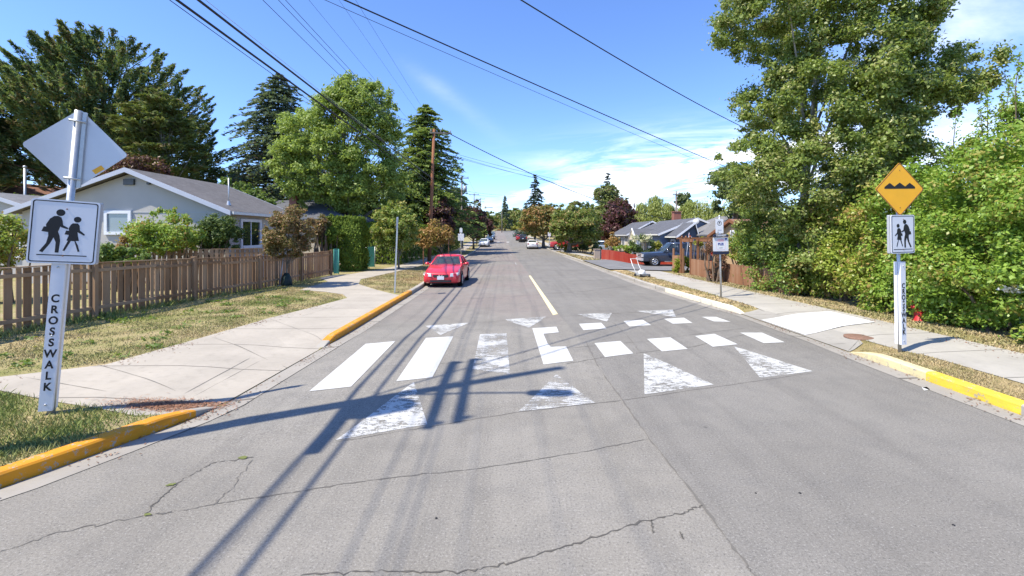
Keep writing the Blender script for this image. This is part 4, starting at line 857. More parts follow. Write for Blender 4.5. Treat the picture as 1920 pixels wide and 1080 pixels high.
# grey stucco house left
hx0, hx1, hy0, hy1 = -21.6, -12.55, 20.0, 26.0
H1 = gable_house('bungalow', 'grey stucco bungalow with a gable end and grey shingle roof, behind the left fence', hx0, hx1, hy0, hy1, 3.50, 5.22, 'stucco_grey', 'roof_grey', xr=-16.75, oh=.38)
window(H1, 'y', (-17.35 - hx0, -.02, 2.93 + .3), .92, .80, 'window_blind', mull=False, fw=.13)
window(H1, 'x+', (hx1 - hx0 + .01, 1.75, 2.45 + .3), 1.45, 1.12, 'window_dark', fw=.13)
MB().box((-16.45 - hx0, -.06, 2.78 + .3), (.36, .12, .36)).build('meter_box', 'trim_white', H1); MB().tube([(-16.45 - hx0, -.06, .2), (-16.45 - hx0, -.06, 2.9)], .03, 6).build('conduit', 'box_grey', H1)
MB().box((-16.75 - hx0 - .1, -.05, 4.72 + .3), (.45, .10, .26)).box((-16.75 - hx0 + .75, -.04, 4.66 + .3), (.12, .09, .10)).build('gable_vent', 'steel_dark', H1)
MB().box(((hx1 - hx0) / 2 + .4, -.012, 3.38 + .3), (hx1 - hx0 - .8, .02, .022)).build('stucco_seam', 'box_grey', H1)
MB().tube([(hx1 - hx0 + .09, 4.1, .2), (hx1 - hx0 + .09, 4.1, 3.5), (hx1 - hx0 + .3, 4.1, 3.72)], .045, 8).build('downpipe', 'trim_white', H1)
MB().tube([(-13.0 - hx0, .8, 3.9), (-13.0 - hx0, .8, 5.3)], .028, 8).lathe([(.10, 4.05), (.05, 4.25)], (-13.0 - hx0, .8, 0)).build('service_mast', 'galv', H1)
MB().box((hx1 - hx0 + .2, 4.9, 3.42), (.25, .2, .16)).build('porch_lamp', 'dark_plastic', H1)
# neighbours on the left
H2 = gable_house('garage', 'low garage with weathered shingle roof at the left edge behind the yellow hedge', -31, -23.4, 24.0, 30, 3.2, 4.6, 'stucco_grey', 'roof_light', oh=.3, xr=-27.8)
window(H2, 'y', (5.0, -.02, 2.0), 1.2, .9, 'window_dark')
H2b = gable_house('house', 'brown roofed house far behind the dark conifers at the left edge', -56, -44.6, 42, 54, 5.4, 7.6, 'wall_cream', 'roof_brown', oh=.4); window(H2b, 'x+', (11.42, 4, 3.2), 1.4, 1.1)
def hip_house(name, label, x0, x1, y0, y1, ze, zr, wall, roof, zb=-.3, o_=.45, inset=3.2):
    t = thing(name, label, 'house', (x0, y0, zb)); w, l, he, hr = x1 - x0, y1 - y0, ze - zb, zr - zb
    MB().add([(0, 0, 0), (w, 0, 0), (w, l, 0), (0, l, 0), (0, 0, he), (w, 0, he), (w, l, he), (0, l, he)], [(0, 1, 5, 4), (1, 2, 6, 5), (2, 3, 7, 6), (3, 0, 4, 7)]).build('wall', wall, t)
    MB().add([(-o_, -o_, he), (w + o_, -o_, he), (w + o_, l + o_, he), (-o_, l + o_, he), (inset, l / 2, hr), (w - inset, l / 2, hr)] + [(-o_, -o_, he - .12), (w + o_, -o_, he - .12), (w + o_, l + o_, he - .12), (-o_, l + o_, he - .12)], [(0, 1, 5, 4), (1, 2, 5), (2, 3, 4, 5), (3, 0, 4), (0, 1, 7, 6), (1, 2, 8, 7), (2, 3, 9, 8), (3, 0, 6, 9), (6, 7, 8, 9)]).build('roof', roof, t)
    return t
H3 = hip_house('house', 'house with dark shingle roof and brick chimney behind the autumn tinted sapling', -23.5, -12.4, 33.0, 41, 3.55, 5.2, 'stucco_beige', 'roof_slate')
ch = MB().box((6.9, 1.6, 5.0), (.55, .55, 1.7)).build('chimney', 'brick', H3); MB().box((6.9, 1.6, 5.9), (.64, .64, .12)).build('chimney_cap', 'brick', ch); window(H3, 'x+', (11.11, 1.6, 2.4), 1.3, 1.2, 'window_blind')
# houses on the right
def rh(px, Y): return (px - CX) / F * Y
HB = gable_house('house', 'slate blue house with brick chimney directly behind the dark pickup', 14.7, 22.0, 45, 55.5, 2.5, 4.0, 'siding_blue', 'roof_slate', 'trim_white', oh=.25, zb=-.7)
ch = MB().box((5.1, 9.6, 4.6), (.85, .85, 2.4)).build('chimney', 'brick', HB); MB().box((5.1, 9.6, 5.84), (.98, .98, .10)).build('chimney_cap', 'brick', ch)
window(HB, 'x-', (-.01, 2.0, 1.7), 1.5, 1.1); window(HB, 'y', (3.4, -.02, 1.6), .9, .9)
MB().box((-.02, 5.8, 1.2), (.08, .95, 2.0)).build('door', 'trim_white', HB)
pg = MB().add([(-1.4, 3.6, 2.55), (-1.4, 6.8, 2.55), (-1.4, 5.2, 3.75), (3.1, 5.2, 3.75), (1.0, 3.6, 2.55), (1.0, 6.8, 2.55)], [(0, 4, 3, 2), (1, 2, 3, 5)]).build('porch_roof', 'roof_slate', HB)
for a, b in (((-1.42, 3.45, 2.44), (-1.42, 5.2, 3.78)), ((-1.42, 6.95, 2.44), (-1.42, 5.2, 3.78))): MB().tube([a, b], .08, 4, smooth=False).build('bargeboard', 'trim_white', pg)
MB().add([(-1.38, 3.7, 2.55), (-1.38, 6.7, 2.55), (-1.38, 5.2, 3.68)], [(0, 1, 2)]).build('porch_gable', 'wall_cream', HB)
for yy in (3.7, 6.7): MB().box((-1.3, yy, 1.4), (.14, .14, 2.3)).build('porch_post', 'trim_white', HB)
HA = gable_house('house', 'small cream house with blue-grey gable roof beside the far plum tree', 15.4, 21.6, 60, 69, 2.5, 4.15, 'wall_cream', 'roof_slate', 'trim_white', oh=.35)
window(HA, 'x-', (-.01, 2.6, 1.8), 1.4, 1.2); window(HA, 'x-', (-.01, 6.2, 1.8), 1.1, 1.2); MB().box((-.02, 4.5, 1.2), (.06, .9, 2.0)).build('door', 'window_dark', HA)
MB().add([(0, -.015, 2.75), (6.2, -.015, 2.75), (3.1, -.015, 4.2)], [(0, 1, 2)]).build('gable_siding', 'siding_dark', HA)
HC = gable_house('house', 'low dark sided house with a satellite dish on its roof', 15.5, 17.25, 42.2, 44.7, 2.4, 3.5, 'siding_dark', 'roof_slate', 'trim_white', oh=.3, xr=16.95, zb=-.6)
window(HC, 'x-', (-.01, 1.3, 1.9), 1.0, 1.1); window(HC, 'y', (.7, -.02, 1.9), .6, 1.1, fw=.12)
d = MB(); d.lathe([(0, -.06), (.14, -.045), (.26, 0), (.30, .045)], (0, 0, 0), 'Y', 20); dm = d.build('satellite_dish', 'dish_grey', HC); dm.location = (1.55, -.15, 4.25); dm.rotation_euler = (R(-25), 0, R(-35)); MB().tube([(1.5, -.05, 3.6), (1.55, -.1, 4.25)], .03, 6).build('dish_mast', 'galv', HC)
# wide hipped roof
tD = hip_house('house', 'wide house with big pale grey hipped roof behind the brown leaved bush', 17.6, 31.0, 41.9, 49.5, 2.4, 4.25, 'wall_cream', 'roof_light', zb=-.6)
window(tD, 'y', (2.2, -.02, 1.6), 1.3, 1.1); window(tD, 'x-', (-.01, 3, 1.6), 1.3, 1.1)
HE = gable_house('house', 'tan gabled porch with brown roof showing above the right-hand bushes', 0, 6.2, 0, 9, 2.35, 3.35, 'wall_tan', 'roof_brown', 'rust_edge', oh=.25, zb=-.6); HE.location = (14.6, 33.0, -.6); HE.rotation_euler = (0, 0, R(-90)); window(HE, 'y', (3.1, -.02, 2.9), .4, .6)

# ================================================================== VEHICLES (front towards -y, origin on the ground)
SEC = [(0, 0), (.86, 0), (.97, .08), (1.0, .22), (1.01, .55), (.985, .80), (.93, .95), (.80, 1.0), (0, 1.03)]
def loft(st, hood_flat=1.0):
    """st rows: y, z_bottom, z_top, half width at the bottom, half width at the top"""
    vs = []; k = len(SEC) * 2 - 2
    for y, zb, zt, wb, wt in st:
        half = [((wb + (wt - wb) * f) * a, y, zb + (zt - zb) * f) for a, f in SEC]; vs += half + [(-x, yy, z) for x, yy, z in half[-2:0:-1]]
    n = len(st); fs = [(i * k + j, i * k + (j + 1) % k, (i + 1) * k + (j + 1) % k, (i + 1) * k + j) for i in range(n - 1) for j in range(k)]
    fs += [tuple(range(k)), tuple((n - 1) * k + j for j in reversed(range(k)))]
    return MB().add(vs, fs, True)
def soften(o, ang=35):
    for p in o.data.polygons: p.use_smooth = True
    try:
        m_ = o.modifiers.new('edges', 'EDGE_SPLIT'); m_.split_angle = R(ang)
    except Exception: pass
    return o
CARS = {
 'sedan': dict(body=[(-2.24, .34, .60, .66, .60), (-2.20, .25, .66, .76, .70), (-2.08, .20, .71, .82, .77), (-1.75, .18, .80, .85, .80), (-1.2, .18, .89, .86, .82), (-.78, .18, .95, .86, .82), (0, .18, .97, .86, .83), (1.0, .18, .99, .86, .82), (1.65, .2, 1.01, .85, .78), (2.1, .24, .98, .80, .72), (2.22, .32, .88, .72, .66), (2.26, .42, .72, .66, .62)],
               gh=(-.92, 1.62, -.12, .88, .93, 1.38, .77, .58), wb=(-1.36, 1.26), wr=.31, hw=.86),
 'suv': dict(body=[(-2.22, .42, .80, .70, .66), (-2.15, .30, .90, .80, .76), (-1.9, .25, 1.0, .88, .84), (-1.2, .24, 1.06, .90, .86), (-.8, .24, 1.09, .90, .86), (0, .24, 1.12, .90, .87), (1.6, .24, 1.14, .90, .86), (2.05, .3, 1.13, .88, .84), (2.2, .38, 1.08, .82, .80), (2.24, .45, .95, .78, .78)],
             gh=(-.98, 2.14, -.35, 1.85, 1.08, 1.72, .82, .66), wb=(-1.35, 1.30), wr=.35, hw=.90),
 'pickup': dict(body=[(-2.93, .52, .98, .86, .84), (-2.88, .42, 1.10, .96, .93), (-2.65, .40, 1.17, 1.0, .97), (-1.7, .40, 1.22, 1.01, .97), (-1.25, .40, 1.24, 1.01, .97), (0, .40, 1.26, 1.01, .98), (1.0, .40, 1.27, 1.01, .98), (1.3, .42, 1.30, 1.01, .98), (2.6, .46, 1.30, 1.0, .97), (2.88, .5, 1.28, .98, .95), (2.92, .55, 1.2, .96, .94)],
                gh=(-1.32, 1.30, -.55, 1.02, 1.22, 2.0, .92, .74), wb=(-1.95, 1.75), wr=.42, hw=1.01)}
def car(name, label, kind, paint, loc, rz, group=None, chrome=False, detail=True, plate_front=True):
    c = CARS[kind]; t = thing(name, label, 'pickup truck' if kind == 'pickup' else 'car', loc, rz, group); b = soften(loft(c['body']).build('body', paint, t), 40); f = c['body'][0]; yF = f[0]; yR = c['body'][-1][0]
    by0, by1, ty0, ty1, zb, zt, hb, ht = c['gh']; e = .012
    def ring_(z, y0, y1, w, cv): return [(-w, y0 + cv, z), (-w * .55, y0 + cv * .2, z), (w * .55, y0 + cv * .2, z), (w, y0 + cv, z), (w, y1 - cv * .6, z), (w * .55, y1, z), (-w * .55, y1, z), (-w, y1 - cv * .6, z)]
    lo = ring_(zb - .03, by0, by1, hb, .12); hi = ring_(zt - .05, ty0, ty1, ht, .08)
    gl = MB(); gl.add(lo + hi, [(i, (i + 1) % 8, 8 + (i + 1) % 8, 8 + i) for i in range(3, 7)] + [(7, 0, 8, 15)]); soften(gl.build('side_window', 'car_glass', t), 25)
    ws = MB().add(lo[0:4] + hi[0:4], [(0, 1, 5, 4), (1, 2, 6, 5), (2, 3, 7, 6)]); soften(ws.build('windscreen', 'windscreen', t), 25)
    top = [(x * .93, y * 1 + (.06 if i < 4 else -.06) * (1), zt) for i, (x, y, z) in enumerate(hi)]; mid = [(x * 1.03, y, zt - .045) for x, y, z in hi]; out = [(x * 1.035, y, zt - .075) for x, y, z in hi]
    crown = [(x * .6, y * .8 + (ty0 + ty1) * .1, zt + .025) for x, y, z in hi]
    soften(MB().add(out + mid + top + crown, [(r * 8 + i, r * 8 + (i + 1) % 8, (r + 1) * 8 + (i + 1) % 8, (r + 1) * 8 + i) for r in range(3) for i in range(8)] + [tuple(range(24, 32))], True).build('roof', paint, t), 60)
    pl = MB()
    for i in (0, 3, 4, 7): pl.tube([Vector(lo[i]) * 1.0 + Vector((0, 0, -.02)), Vector(hi[i]) + Vector((0, 0, -.02))], [.055, .045], 5)
    ym = (by0 + by1) / 2 + .05
    for s in (-1, 1): pl.tube([(s * (hb + .005), ym, zb - .02), (s * (ht + .005), ym - .05, zt - .06)], [.05, .04], 5)
    pl.build('pillar', paint, b)
    for y in c['wb']:
        for s in (-1, 1):
            ar = MB().lathe([(0, 0), (c['wr'] * 1.17, 0), (c['wr'] * 1.17, .05)], (s * (c['hw'] + .008), y, c['wr'] + .02), 'X', 20); ar.v = [(s * abs(x) - s * .045 if True else x, yy, z) for x, yy, z in ar.v]; ar.build('wheel_arch', 'black', b)
            w = thing_part('wheel', t, (s * (c['hw'] - .085), y, c['wr']), 0); wr = c['wr']
            MB().lathe([(wr * .62, -.10), (wr * .9, -.115), (wr, -.07), (wr, .07), (wr * .9, .115), (wr * .62, .10)], (0, 0, 0), 'X', 22).build('tyre', 'tyre', w)
            rm = MB().lathe([(0, s * .10), (wr * .18, s * .105), (wr * .2, s * .085), (wr * .3, s * .07)], (0, 0, 0), 'X', 20).lathe([(wr * .52, s * .08), (wr * .60, s * .11), (wr * .66, s * .105), (wr * .64, s * .05)], (0, 0, 0), 'X', 20)
            for k in range(6 if detail else 5):
                a = k * 2 * math.pi / 6; rm.tube([(s * .085, math.cos(a) * wr * .15, math.sin(a) * wr * .15), (s * .09, math.cos(a) * wr * .56, math.sin(a) * wr * .56)], wr * .08, 4)
            rm.build('rim', 'rim', w)
    zt0 = f[2]; r1 = c['body'][1]; r2 = c['body'][2]
    for s in (-1, 1):
        if kind == 'pickup': hl = MB().box((s * .78, yF - .01, .93), (.26, .14, .24))
        else: hl = MB().add([(s * .42, yF - .045, zt0 - .09), (s * .70, r2[0] - .13, zt0 - .08), (s * .84, r2[0] + .04, zt0 + .0), (s * .80, r2[0] + .0, zt0 + .085), (s * .44, yF - .02, zt0 + .055), (s * .40, yF + .10, zt0 - .08), (s * .66, r2[0] + .12, zt0 - .08), (s * .72, r2[0] + .2, zt0), (s * .66, r2[0] + .15, zt0 + .06), (s * .42, yF + .12, zt0 + .03)], [(0, 1, 2, 3, 4), (5, 6, 7, 8, 9)] + [(i, (i + 1) % 5, 5 + (i + 1) % 5, 5 + i) for i in range(5)])
        hl.build('headlight', 'lamp_glass', t)
        rl = c['body'][-3]; MB().box((s * (rl[4] - .06), yR - .07, rl[2] - .18), (.24 if kind != 'pickup' else .16, .16, .18 if kind == 'sedan' else .34)).build('tail_light', 'tail_red', t)
        mz = zb + .06; mi = MB().lathe([(0, -.09), (.06, -.07), (.085, 0), (.08, .05), (0, .06)], (0, 0, 0), 'Y', 10); mi.v = [(x * (1.35 if kind != 'pickup' else 1.3) + s * (hb + .20), y + by0 + .42, z * (.85 if kind != 'pickup' else 1.5) + mz) for x, y, z in mi.v]; mi.tube([(s * (hb - .02), by0 + .42, mz - .03), (s * (hb + .14), by0 + .42, mz - .01)], .025, 5); mi.build('wing_mirror', paint, t)
    if kind == 'pickup':
        g = MB().box((0, yF - .012, .93), (1.30, .06, .36)).build('grille', 'dark_plastic', t); gb = MB().box((0, yF - .05, .95), (1.28, .03, .045)).box((0, yF - .05, 1.08), (1.28, .03, .04)).box((0, yF - .05, .80), (1.28, .03, .04)); gb.build('grille_bar', 'bumper_silver', g)
        MB().box((0, yF - .05, .60), (1.86, .16, .22)).build('front_bumper', 'bumper_silver', t); MB().box((0, yR + .04, .58), (1.84, .14, .2)).build('rear_bumper', 'chrome', t); MB().box((0, yF + .0, .42), (1.7, .1, .16)).build('air_dam', 'dark_plastic', t)
        for s in (-1, 1): MB().box((s * 1.005, 0, .44), (.12, 2.3, .06)).build('side_step', 'chrome', t)
        for s in (-1, 1): MB().box((s * .9, 2.1, 1.31), (.12, 1.5, .05)).build('bed_rail', 'dark_plastic', t)
    else:
        gz = zt0 - .06
        if kind == 'sedan':
            g = MB().add([(x, yF - .028 + abs(x) * .06, z) for x, z in ((-.36, gz - .02), (-.30, gz - .075), (.30, gz - .075), (.36, gz - .02), (.34, gz + .045), (-.34, gz + .045))] + [(x, yF + .05, z) for x, z in ((-.36, gz - .02), (-.30, gz - .075), (.30, gz - .075), (.36, gz - .02), (.34, gz + .045), (-.34, gz + .045))], [(0, 1, 2, 3, 4, 5)] + [(i, (i + 1) % 6, 6 + (i + 1) % 6, 6 + i) for i in range(6)]).build('grille', 'dark_plastic', t)
            MB().add([(x, yF - .045, z) for x, z in ((-.10, gz + .05), (-.05, gz + .05), (0, gz - .02), (.05, gz + .05), (.10, gz + .05), (.035, gz - .085), (-.035, gz - .085))] + [(x, yF - .01, z) for x, z in ((-.10, gz + .05), (-.05, gz + .05), (0, gz - .02), (.05, gz + .05), (.10, gz + .05), (.035, gz - .085), (-.035, gz - .085))], [(0, 1, 2, 6), (2, 3, 4, 5), (2, 5, 6)] + [(i, (i + 1) % 7, 7 + (i + 1) % 7, 7 + i) for i in range(7)]).build('grille_emblem', 'chrome', g)
        else: MB().box((0, yF - .01, .74), (.9, .05, .16)).build('grille', 'dark_plastic', t)
        if plate_front: MB().box((0, yF - .04, .45 if kind == 'sedan' else .55), (.31, .015, .16)).build('licence_plate', 'plate', t)
        MB().box((0, yF - .005, .30 if kind == 'sedan' else .42), (.95, .06, .09)).build('air_intake', 'dark_plastic', t)
        MB().box((0, yR + .005, .78), (.31, .02, .15)).build('rear_plate', 'plate', t); MB().box((0, (yF + yR) / 2, .19), (1.3, 3.6, .12)).build('underbody', 'black', t)
    if detail:
        for s in (-1, 1):
            MB().lathe([(0, .0), (.20, .02), (.22, .35), (.16, .5), (0, .52)], (s * .36, .05, zb - .25), n=10).build('front_seat', 'seat_cloth', t); MB().box((s * .36, .04, zb + .30), (.22, .10, .17)).build('headrest', 'seat_cloth', t)
            MB().tube([(s * .02, by0 + .0, zb - .0), (s * .50, by0 + .05, zb + .02)], .012, 4).build('wiper', 'black', t)
        MB().box((0, by0 + .42, zb - .02), (1.3, .5, .06)).build('dashboard', 'interior', t); MB().box((0, ty0 + .12, zt - .13), (.22, .03, .06)).build('rear_view_mirror', 'interior', t)
    return t
car('parked_car', 'red sedan parked against the left curb, facing us', 'sedan', 'car_red', (-3.18, 22.7, road_z(-3, 22.7)), R(-1.0))
GL = 'cars parked along the far left kerb'
for i, (px, Y, paint, kind, lab) in enumerate(((908, 80, 'car_white', 'sedan', 'white car parked by the left curb, nearest behind the red sedan'), (917.5, 99, 'car_grey', 'sedan', 'dark grey blue car parked just behind the white one on the left'), (921, 118, 'car_blue_grey', 'suv', 'pale blue grey car third in the far left parked row'), (922.5, 140, 'car_silver', 'suv', 'silver van like car at the far end of the left parked row'))):
    X = (px - CX) / F * Y; car('parked_car', lab, kind, paint, (X, Y, road_z(X, Y)), R(-1.2), GL, detail=False)
GR = 'cars parked along the far right kerb'
for i, (px, Y, paint, kind, lab) in enumerate(((998, 73, 'car_white', 'sedan', 'white car seen from behind, parked nearest on the far right'), (980.5, 100, 'car_black', 'suv', 'dark estate car parked beyond the white one on the right'), (974, 109, 'car_red_dark', 'sedan', 'red car half hidden by the dark estate on the right'), (970.5, 138, 'car_black', 'suv', 'black car farthest up the street on the right'))):
    X = (px - CX) / F * Y; car('parked_car', lab, kind, paint, (X, Y, road_z(X, Y)), R(178.8), GR, detail=False)
car('parked_pickup', 'dark blue pickup truck parked in the driveway by the red fence', 'pickup', 'car_navy', (14.05, 39.3, right_z(14, 39.3) + .02), R(-91))
car('parked_pickup', 'red pickup truck parked side-on under the far right street trees', 'pickup', 'car_red_dark', (at(1063, 450, 66).x + .4, 66, grade(8, 66) + .02), R(-91), detail=False)
car('parked_car', 'silver hatchback behind the low block wall beyond the red fence', 'suv', 'car_silver', (14.0, 68, grade(14, 68)), R(150), detail=False)
# mower
x, y = 6.95, 24.3; t = thing('lawn_mower', 'small white lawn mower with upright handle left on the right verge', 'lawn mower', (x, y, right_z(x, y)), R(20))
MB().box((0, -.05, .15), (.46, .62, .10)).build('deck', 'mower_grey', t); MB().lathe([(.18, .0), (.19, .10), (.14, .18), (0, .20)], (0, -.02, .20), n=14).build('motor_cover', 'mower_white', t)
for sx in (-1, 1):
    for sy in (-.3, .22): w_ = MB().lathe([(0, -.02), (.09, -.02), (.10, 0), (.09, .02), (0, .02)], (sx * .26, sy, .10), 'X', 12); w_.build('wheel', 'tyre', t)
MB().tube([(-.2, .2, .2), (-.2, .55, .62), (-.2, .72, .95), (.2, .72, .95), (.2, .55, .62), (.2, .2, .2)], .02, 6).build('handle', 'mower_white', t)
t = thing('flag', 'small red and white flag hanging from a short staff before the blue house', 'flag', (*at(1284, 445, 36).xy, -.4)); MB().tube([(0, 0, 0), (.35, 0, 2.95)], .02, 6).build('staff', 'fascia', t)
fl = MB().add([(.30 - k * .0 + .10 * i, .03 * math.sin(i * 1.3), 2.9 - .11 * i - .34 * j) for i in range(4) for j in range(2) for k in (0,)], [(0, 1, 3, 2), (2, 3, 5, 4)]); fl.build('red_cloth', 'red_flag', t); MB().add([(.50 + .1 * i, .03, 2.68 - .1 * i - .30 * j) for i in range(3) for j in range(2)], [(0, 1, 3, 2), (2, 3, 5, 4)]).build('white_cloth', 'flag_white', t)

# ================================================================== POLES AND WIRES
def insul(t, x, y, z): MB().lathe([(0, 0), (.03, 0), (.03, .06), (.055, .08), (.055, .13), (.03, .15), (.045, .18), (.03, .22), (0, .22)], (x, y, z), n=8).build('insulator', 'insulator', t)
def pole(name, label, loc, h, r, mat, arms=(), lean=0.0, group='utility poles'):
    t = thing(name, label, 'utility pole', loc, group=group); MB().tube([(0, 0, -.3), (lean * .5, 0, h * .5), (lean, 0, h)], [r, r * .82, r * .62], 12).build('pole', mat, t)
    for (z, a, b, rz, off) in arms:
        arm = MB().box(((a + b) / 2, 0, 0), (b - a, .10, .12)).build('crossarm', 'pole_grey', t); arm.location = (lean * z / h + off[0], off[1], z); arm.rotation_euler = (0, 0, rz)
        for k in range(3): 
            x_ = a + .12 + (b - a - .24) * k / 2; insul(arm, x_, 0, .06)
    return t
P0 = (-6.05, 4.38, .15)
p0 = pole('utility_pole', 'utility pole by the near left corner with street lamp arm, whose shadow crosses the crosswalk', P0, 11.9, .145, 'pole_wood', [(8.55, -1.4, 1.4, R(90), (.0, 0)), (9.15, -1.4, 1.4, R(90), (.0, 0))])
MB().tube([(0, 0, 7.5), (1.0, 0, 7.9), (1.6, 0, 8.0)], .03, 6).build('lamp_arm', 'galv', p0); MB().lathe([(0, -.32), (.10, -.3), (.15, 0), (.12, .3), (0, .34)], (1.95, 0, 7.98), 'X', 12).build('lamp_head', 'box_grey', p0)
MB().lathe([(0, 0), (.22, 0), (.24, .05), (.24, .85), (.2, .92), (0, .95)], (-.05, -.42, 6.9), n=14).build('transformer', 'transformer', p0); MB().box((.05, -.75, 6.45), (.12, 1.3, .12)).build('bracket_arm', 'pole_grey', p0)
MB().tube([(.16, .05, 0), (.15, .05, 6)], .05, 6).build('riser', 'box_grey', p0)
p1 = pole('utility_pole', 'tall reddish brown utility pole rising behind the young autumn coloured maples', (-6.95, 38, left_z(-6.95, 38)), 11.1, .17, 'pole_wood', [(10.75, -.35, 1.5, R(12), (0, -.1))], lean=.42)
xa = at(866, 330, 72); p2 = pole('utility_pole', 'grey utility pole with one crossarm and a can transformer, between the plum trees', (xa.x, 72, grade(xa.x, 72)), xa.z - grade(xa.x, 72), .17, 'pole_grey', [(xa.z - .35 - grade(xa.x, 72), -1.1, 1.1, 0, (0, -.1))])
MB().lathe([(0, 0), (.26, 0), (.26, .95), (0, 1.0)], (.55, -.1, xa.z - 2.9), n=12).build('transformer', 'transformer', p2)
xb = at(889, 362, 112); pole('utility_pole', 'distant pole with crossarm just right of the grey transformer pole', (xb.x, 112, grade(xb.x, 112)), xb.z - grade(xb.x, 112), .17, 'pole_grey', [(xb.z - .4 - grade(xb.x, 112), -1.2, 1.2, 0, (0, -.1))])
xc = at(901, 371, 150); pole('utility_pole', 'farthest pole with two crossarms above the plum trees', (xc.x, 150, grade(xc.x, 150)), xc.z - grade(xc.x, 150), .18, 'pole_grey', [(xc.z - .4 - grade(xc.x, 150), -1.4, 1.4, 0, (0, -.1)), (xc.z - 1.3 - grade(xc.x, 150), -1.2, 1.2, 0, (0, -.1))])
xd = at(941, 388, 205); pole('utility_pole', 'thin pole before the wooded hill at the street end', (xd.x, 205, grade(xd.x, 205)), xd.z - grade(xd.x, 205), .18, 'pole_grey', [])
xe = at(1268, 358, 66); p5 = pole('utility_pole', 'slim grey pole behind the right-hand houses between the willows', (xe.x, 66, 0), xe.z, .16, 'pole_grey', [(xe.z - .5, -.5, .5, 0, (0, -.1))])
t = thing('street_lamp', 'distant street lamp with curved arm over the left kerb', 'street lamp', (-6.2, 92, grade(-6.2, 92))); MB().tube([(0, 0, 0), (0, 0, 6.6), (.4, 0, 7.1), (1.8, 0, 7.2)], .07, 6).build('pole', 'galv', t); MB().box((2.0, 0, 7.18), (.6, .25, .14)).build('lamp_head', 'box_grey', t)
def wire(label, a, b, r, sag, mat='wire', group='overhead wires', n=26):
    a, b = Vector(a), Vector(b); pts = [a.lerp(b, i / n) - Vector((0, 0, sag * 4 * (i / n) * (1 - i / n))) for i in range(n + 1)]
    tag(MB().tube(pts, r, 5, smooth=True).build('overhead_wire', mat), label, 'wire', group)
def back(a, b, k): a, b = Vector(a), Vector(b); return a - (b - a) * k
W0 = Vector((-6.05, 4.38, 0)); W1 = Vector((-6.6, 38, 0))
for dx, z0, z1, r, lab in ((-.22, 6.95, 6.75, .027, 'lower of the two thick black cables sloping down past the fir'), (.08, 7.02, 6.98, .027, 'upper of the two thick black cables sloping down past the fir')):
    a = W0 + Vector((dx, 0, z0)); b = W1 + Vector((dx * .7, 0, z1)); wire(lab, a + (a - b) * .35, b, r, .10, 'cable', 'thick street cables')
a = W0 + Vector((-.1, 0, 6.9)); b = W1 + Vector((-.2, 0, 6.6)); wire('thin strand hanging just under the thick cables', a + (a - b) * .35, b, .008, .22)
a = W0 + Vector((-.1, 0, 7.3)); wire('thin pale strand between the thick cables', a + (a - W1 - Vector((0, 0, 7.1))) * .35, W1 + Vector((0, 0, 7.1)), .006, .12, 'box_grey')
for dx, z0, z1, r, lab in ((.0, 8.35, 8.2, .008, 'left one of the three close wires above the big maple'), (.10, 8.65, 8.5, .008, 'middle one of the three close wires above the big maple'), (.10, 8.85, 8.7, .008, 'right one of the three close wires above the big maple'), (.15, 9.55, 9.4, .005, 'lone thin wire just right of the three close wires'), (.0, 11.1, 10.8, .005, 'thin wire ending at the tip of the tall cedar'), (.25, 11.75, 11.2, .006, 'rightmost and topmost wire running down to the reddish pole')):
    a = W0 + Vector((dx, 0, z0)); b = W1 + Vector((dx, 0, z1)); wire(lab, a + (a - b) * .35, b, r, .12)
wire('dark cable crossing the sky into the top of the big right tree', (-6.05, 4.4, 8.6), (22.5, 34, 8.4), .017, .75, 'cable')
wire('long dark wire from top centre down to the right behind the big tree', (-6.05, 4.4, 6.65), (20, 32, 5.2), .014, .12, 'cable'); wire('faint companion of the long dark crossing wire', (-6.05, 4.4, 6.55), (20, 32, 5.0), .005, .2)
pa = Vector((-5.4, 38, 10.95)); wire('thick cable from the reddish pole down across the street to the willows', pa, (xe.x + 1, 66, xe.z - 4.4), .035, 1.3, 'cable')
wire('end of the thick cable beyond the willow pole', (xe.x + 1, 66, xe.z - 4.4), (36, 66, 5.2), .03, .25, 'cable')
wire('dark wire leading left from the reddish pole arm', pa, (-9.5, 26, 10.2), .012, .1, 'cable')
for k, (z0, z1, lab) in enumerate(((9.7, -.6, 'upper of the fine wires crossing to the willow pole'), (9.4, -1.0, 'lower of the fine wires crossing to the willow pole'), (9.55, -1.5, 'lowest of the fine wires crossing to the willow pole'))): wire(lab, (-6.5, 38, z0), (xe.x, 66, xe.z + z1), .012, .9)
for z0, px, py, lab in ((6.6, 970, 364, 'fine wire from the reddish pole to the far fir'), (6.3, 972, 367, 'second fine wire from the reddish pole to the far fir')): wire(lab, (-6.6, 38, z0), at(px, py, 105), .014, .5)
for dz, s in ((-.3, -1), (-.3, 0), (-.3, 1)):
    lab = ['left', 'middle', 'right'][s + 1] + ' line between the reddish pole and the grey transformer pole'; wire(lab, (-6.6 + .3 * s, 38, 10.6), (xa.x + s * 1.0, 72, xa.z + dz), .009, .6)
    lab = ['left', 'middle', 'right'][s + 1] + ' line between the grey transformer pole and the next pole'; wire(lab, (xa.x + s * 1.0, 72, xa.z + dz), (xb.x + s * 1.1, 112, xb.z - .3), .010, .6)
    lab = ['left', 'middle', 'right'][s + 1] + ' line between the two farthest crossarm poles'; wire(lab, (xb.x + s * 1.1, 112, xb.z - .3), (xc.x + s * 1.2, 150, xc.z - .3), .012, .6)
for z0, lab in ((5.5, 'low house cable from the reddish pole to the left'), (5.1, 'second low house cable from the reddish pole to the left')): wire(lab, (-6.75, 38, z0), (-15, 30, 6.4 + (z0 - 5.3)), .010, .15)
wire('drop wire from the reddish pole toward the grey pole', (-6.7, 38, 4.9), (xa.x, 72, 5.6), .012, .5)

